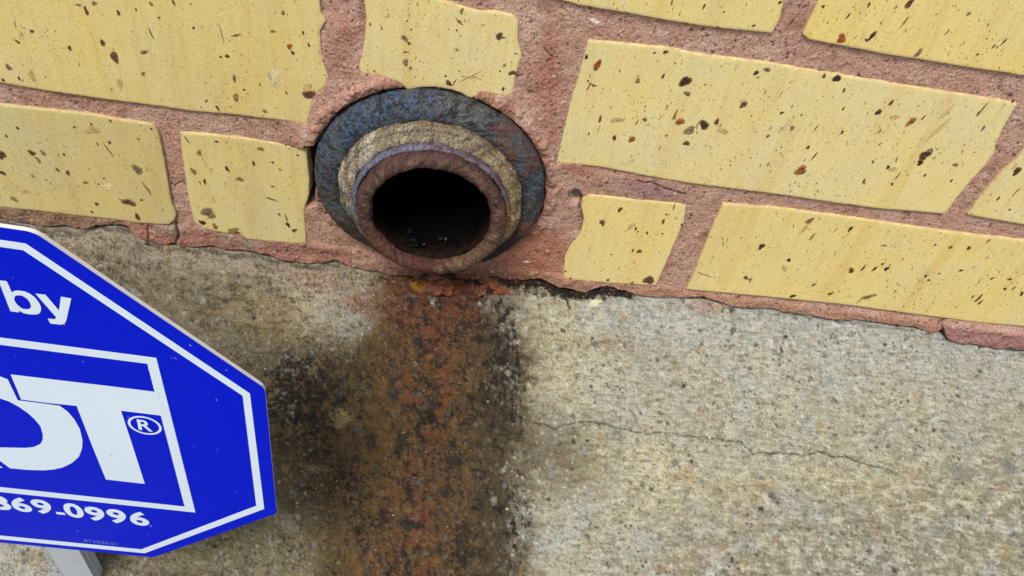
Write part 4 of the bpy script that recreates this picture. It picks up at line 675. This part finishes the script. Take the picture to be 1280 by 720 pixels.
# ================================================================== THE SIGN
dn = np.array([-.0671, .0871, -.9939]); dn /= np.linalg.norm(dn)
hv = np.array([.9978, .0262, -.0600]); hv -= dn*(hv@dn); hv /= np.linalg.norm(hv)
nv = np.cross(hv, dn); nv /= np.linalg.norm(nv)
if nv[1] > 0: nv = -nv                                    # toward the viewer
Pb = LG(190, 693); O3 = CAM+(Pb-CAM)*.885
def SG2(px, py):
    d = ray(px, py); t = ((O3-CAM)@nv)/(d@nv); p = CAM+d*t-O3; return np.array([p@hv, -(p@dn)])   # local right, up
sg = empty('security_sign', tuple(O3), label='blue octagonal security sign with white lettering standing before the brick wall', category='sign')
mws = Matrix.Identity(4)
for i in range(3): mws[i][0] = hv[i]; mws[i][1] = nv[i]*-1; mws[i][2] = -dn[i]; mws[i][3] = O3[i]
if mws.to_3x3().determinant() < 0: raise SystemExit('sign frame')
sg.matrix_world = mws            # local x right, y away from viewer, z up
vt = [SG2(330, 485), SG2(345, 641), SG2(191, 696), SG2(42, 290.5)]
a_r = (vt[0][0]+vt[1][0])/2; a_b = (vt[2][0]+vt[3][0])/2; s_ = (a_r-a_b)*math.sqrt(2); ac = a_b-s_/2
print('SIGN', [tuple(np.round(v*1000, 1)) for v in vt], 'side', s_, 'centre', ac)
mir = lambda p: np.array([2*ac-p[0], p[1]])
OUT = [vt[3], vt[0], vt[1], vt[2]]; OUT = OUT+[mir(p) for p in OUT[::-1]]
def rounded(P, d, k=4):
    out = []; n = len(P)
    for i in range(n):
        a, b, c = P[i-1], P[i], P[(i+1) % n]; p = b+(a-b)/np.linalg.norm(a-b)*d; q = b+(c-b)/np.linalg.norm(c-b)*d
        for j in range(k+1): t = j/k; out.append((1-t)**2*p+2*t*(1-t)*b+t*t*q)
    return out
def flat(name, loops, y, mat, parent, thick=0, **props):
    flatv = [v for L in loops for v in L]; tris = tessellate_polygon([[Vector((v[0], v[1], 0)) for v in L] for L in loops])
    vs = [(v[0], y, v[1]) for v in flatv]; fs = []
    for t in tris:
        a, b, c = (flatv[i] for i in t); ar = (b[0]-a[0])*(c[1]-a[1])-(c[0]-a[0])*(b[1]-a[1])
        fs.append(tuple(t) if ar > 0 else tuple(t[::-1]))
    if thick:
        n = len(flatv); vs += [(v[0], y+thick, v[1]) for v in flatv]; fs += [tuple(i+n for i in f[::-1]) for f in fs]
        k = 0
        for L in loops:
            m = len(L)
            for i in range(m): j = (i+1) % m; fs.append((k+i, k+j, k+j+n, k+i+n))
            k += m
    return link(name, pydata(name, vs, fs), mat, parent, **props)
def sign_mat(n, col, speck, thr=.74, rough=.33):
    m, t, b = new_mat(n); v = coord(t)
    c = mixn(t, noise(t, v, 20, 3), np.array(col)*.95, np.minimum(np.array(col)*1.05, 1))
    c = mixn(t, ramp(t, noise(t, v, 420, 2, .5), thr, thr+.03), c, speck)
    c = mixn(t, ramp(t, noise(t, coord(t, (1, 1, 9)), 60, 5, .8), .70, .78, (0,)*3+(1,), (.35,)*3+(1,)), c, speck)
    t.links.new(c, b.inputs['Base Color']); b.inputs['Roughness'].default_value = rough; b.inputs['Specular IOR Level'].default_value = .06
    t.links.new(bump(t, noise(t, v, 60, 3), .15, .0006), b.inputs['Normal']); return m
M_BLUE = sign_mat('blue_print', (.0003, .010, .56), (.3, .36, .7), .735, .5)
M_WHITE = sign_mat('white_print', srgb(208, 224, 236), srgb(150, 160, 160), .76, .45)
M_EDGE = simple('cut_panel_edge', srgb(206, 206, 200), .6)
flat('panel', [rounded(OUT, .002)], 0, M_EDGE, sg, .0012)
flat('blue_face', [rounded([q for q in inset(OUT, -.0003 if signed(OUT) < 0 else .0003)], .002)], -.00012, M_BLUE, sg)
L2 = lambda pts: [SG2(*p) for p in pts]
def ring_border(o, i_): 
    o = L2(o); i_ = L2(i_); o = o+[mir(p) for p in o[::-1]]; i_ = i_+[mir(p) for p in i_[::-1]]
    flat('border_line', [o, i_[::-1]], -.0002, M_WHITE, sg)
ring_border([(32.5, 303.5), (312.5, 491), (330.5, 635.5), (181, 691)], [(29.5, 312), (303.5, 494), (320.5, 631.5), (177, 686)])
# inner box: right edge, top and bottom, mirrored
bo = L2([(195.6, 446.5), (244.4, 640)]); bi = L2([(184.4, 454), (231, 632.5)])
# the box's left side, out of the picture, runs parallel to its right side
bo2 = bo+[np.array([2*ac-bo[0][0], bo[1][1]+.0]), np.array([2*ac-bo[1][0], bo[0][1]])]
bi2 = bi+[np.array([2*ac-bi[0][0], bi[1][1]+.0]), np.array([2*ac-bi[1][0], bi[0][1]])]
flat('box_line', [bo2, bi2[::-1]], -.0002, M_WHITE, sg)
flat('letter', [L2([(13.7, 467), (70, 473.8), (130, 480.8), (198, 489.3), (203, 506), (207, 519.2), (151.6, 512.5), (165, 553), (181.3, 604), (132.7, 598.5), (115, 555), (96.2, 506.4), (60, 502.8), (26.8, 498.5)])], -.00025, M_WHITE, sg)
flat('letter', [L2([(-60, 461), (0, 469.4), (10, 473), (22.7, 499.4), (50, 502.8), (75.2, 506.4), (85, 513.5), (93.3, 523.3), (100, 535), (103.5, 549.5), (102.8, 560), (99, 570), (90, 578), (78.7, 583.5), (67, 586), (55.4, 587), (35, 586.5), (13, 584.5), (0, 575), (-55, 533)]),
                L2([(-22, 494), (0, 497), (12, 501), (23, 507), (34, 514.5), (43.7, 523), (51, 532), (54, 542), (53.8, 549), (51, 554), (43, 557.8), (32, 559), (0, 558.3), (-14, 552)])[::-1]], -.00025, M_WHITE, sg)
flat('letter', [L2([(-160, 448), (-66, 460.5), (-61, 536), (4, 584), (-20, 582), (-75, 577), (-85, 560), (-120, 556), (-126, 571), (-165, 566)])], -.00025, M_WHITE, sg)
B9_ = lambda P: [(x/9, 340+y/9) for x, y in P]
def cat(P, k=3):
    out = []; n = len(P)
    for i in range(n):
        p0, p1, p2, p3 = (np.array(P[(i+q) % n], float) for q in (-1, 0, 1, 2))
        for j in range(k):
            t = j/k; out.append(tuple(.5*((2*p1)+(-p0+p2)*t+(2*p0-5*p1+4*p2-p3)*t*t+(-p0+3*p1-3*p2+p3)*t**3)))
    return out
flat('letter', [L2(B9_([(-14, 83), (75, 93), (90, 112), (138, 222), (165, 204), (205, 198), (285, 210), (340, 235), (395, 275), (440, 330), (462, 375), (468, 405), (460, 440), (440, 462), (400, 470), (330, 467), (270, 455), (225, 430), (213, 427), (218, 446), (122, 432)])),
                L2(B9_(cat([(165, 290), (178, 262), (215, 253), (275, 268), (325, 312), (352, 365), (345, 398), (310, 410), (255, 400), (205, 365), (175, 325)])))[::-1]], -.00025, M_WHITE, sg)
flat('letter', [L2(B9_([(402, 234), (516, 246), (668, 425), (690, 268), (806, 288), (750, 535), (738, 562), (718, 577), (690, 584), (575, 572), (560, 555), (543, 513), (610, 522), (632, 515), (634, 498)]))], -.00025, M_WHITE, sg)
# digits, drawn with the built-in typeface
def glyph(ch, centre, w, h, name='digit', off=.035, ang=0, shear=0.0):
    cu = bpy.data.curves.new('t', 'FONT'); cu.body = ch; cu.size = 1; cu.offset = off; cu.resolution_u = 5
    o = bpy.data.objects.new('t', cu); COL.objects.link(o); bpy.context.view_layer.update()
    me = bpy.data.meshes.new_from_object(o.evaluated_get(bpy.context.evaluated_depsgraph_get())); bpy.data.objects.remove(o)
    co = np.array([v.co[:2] for v in me.vertices]); mn, mx = co.min(0), co.max(0); co = (co-(mn+mx)/2)/(mx-mn)
    c = SG2(*centre); a = math.radians(ang)
    for v, q in zip(me.vertices, co):
        x, z = (q[0]+shear*q[1])*w, q[1]*h
        v.co = (c[0]+x*math.cos(a)-z*math.sin(a), -.00025, c[1]+x*math.sin(a)+z*math.cos(a))
    me.name = name; return link(name, me, M_WHITE, sg)
p1, p2 = SG2(25, 630), SG2(175, 647.5); ANG = math.degrees(math.atan2(p2[1]-p1[1], p2[0]-p1[0]))
def dims(px, py, wpx, hpx):
    a, b = SG2(px-wpx/2, py), SG2(px+wpx/2, py); c, d = SG2(px, py-hpx/2), SG2(px, py+hpx/2); return np.linalg.norm(a-b), np.linalg.norm(c-d)
for ch, cx_, cy_ in (('3', 0, 627.5), ('6', 26.3, 630), ('9', 52.7, 632.8), ('0', 92.3, 637.5), ('9', 119.3, 641.8), ('9', 146.3, 644.8), ('6', 174, 647.5)):
    w_, h_ = dims(cx_, cy_, 25.5, 17.5); glyph(ch, (cx_, cy_), w_*.86, h_*.97, ang=ANG, off=.034)
a_ = SG2(76, 641); flat('digit', [[a_+np.array(q) for q in ((-.0015, -.0011), (.0015, -.0011), (.0015, .0011), (-.0015, .0011))]], -.00025, M_WHITE, sg)
w_, h_ = dims(126, 677, 38, 4); glyph('873030.01', (126, 677), w_, h_*.7, 'print_code', off=-.01, ang=ANG).data.materials[0] = simple('faint_print', srgb(120, 135, 215), .5)
c0 = SG2(181.3, 531); w_, h_ = dims(181.3, 531, 39.5, 22)
A_ = [i*2*math.pi/40 for i in range(40)]; ca, sa = math.cos(math.radians(ANG)), math.sin(math.radians(ANG))
el = lambda k, q: [np.array([c0[0]+math.cos(t)*w_/2*k*ca-math.sin(t)*h_/2*k*sa*q, c0[1]+math.cos(t)*w_/2*k*sa+math.sin(t)*h_/2*k*ca]) for t in A_]
flat('registered_mark', [el(1, 1), el(.84, 1)[::-1]], -.00025, M_WHITE, sg)
glyph('R', (181.3, 531), w_*.42, h_*.58, 'registered_mark', off=.02, ang=ANG)
# stake behind the panel, pushed into the joint between ledge and wall
zb = SG2(191, 696)[1]
bm = bmesh.new(); sx = SG2(92, 684)[0]-.0072; box(bm, sx-.0065, sx+.0065, .0024, .0044, zb-.06, zb+.20); box(bm, sx-.0072, sx-.0052, .0044, .0085, zb-.06, zb+.20); box(bm, sx+.0052, sx+.0072, .0044, .0085, zb-.06, zb+.20)
me = bpy.data.meshes.new('stake'); bm.to_mesh(me); bm.free(); link('stake', me, simple('weathered_grey_metal', srgb(165, 172, 178), .6, .0), sg)
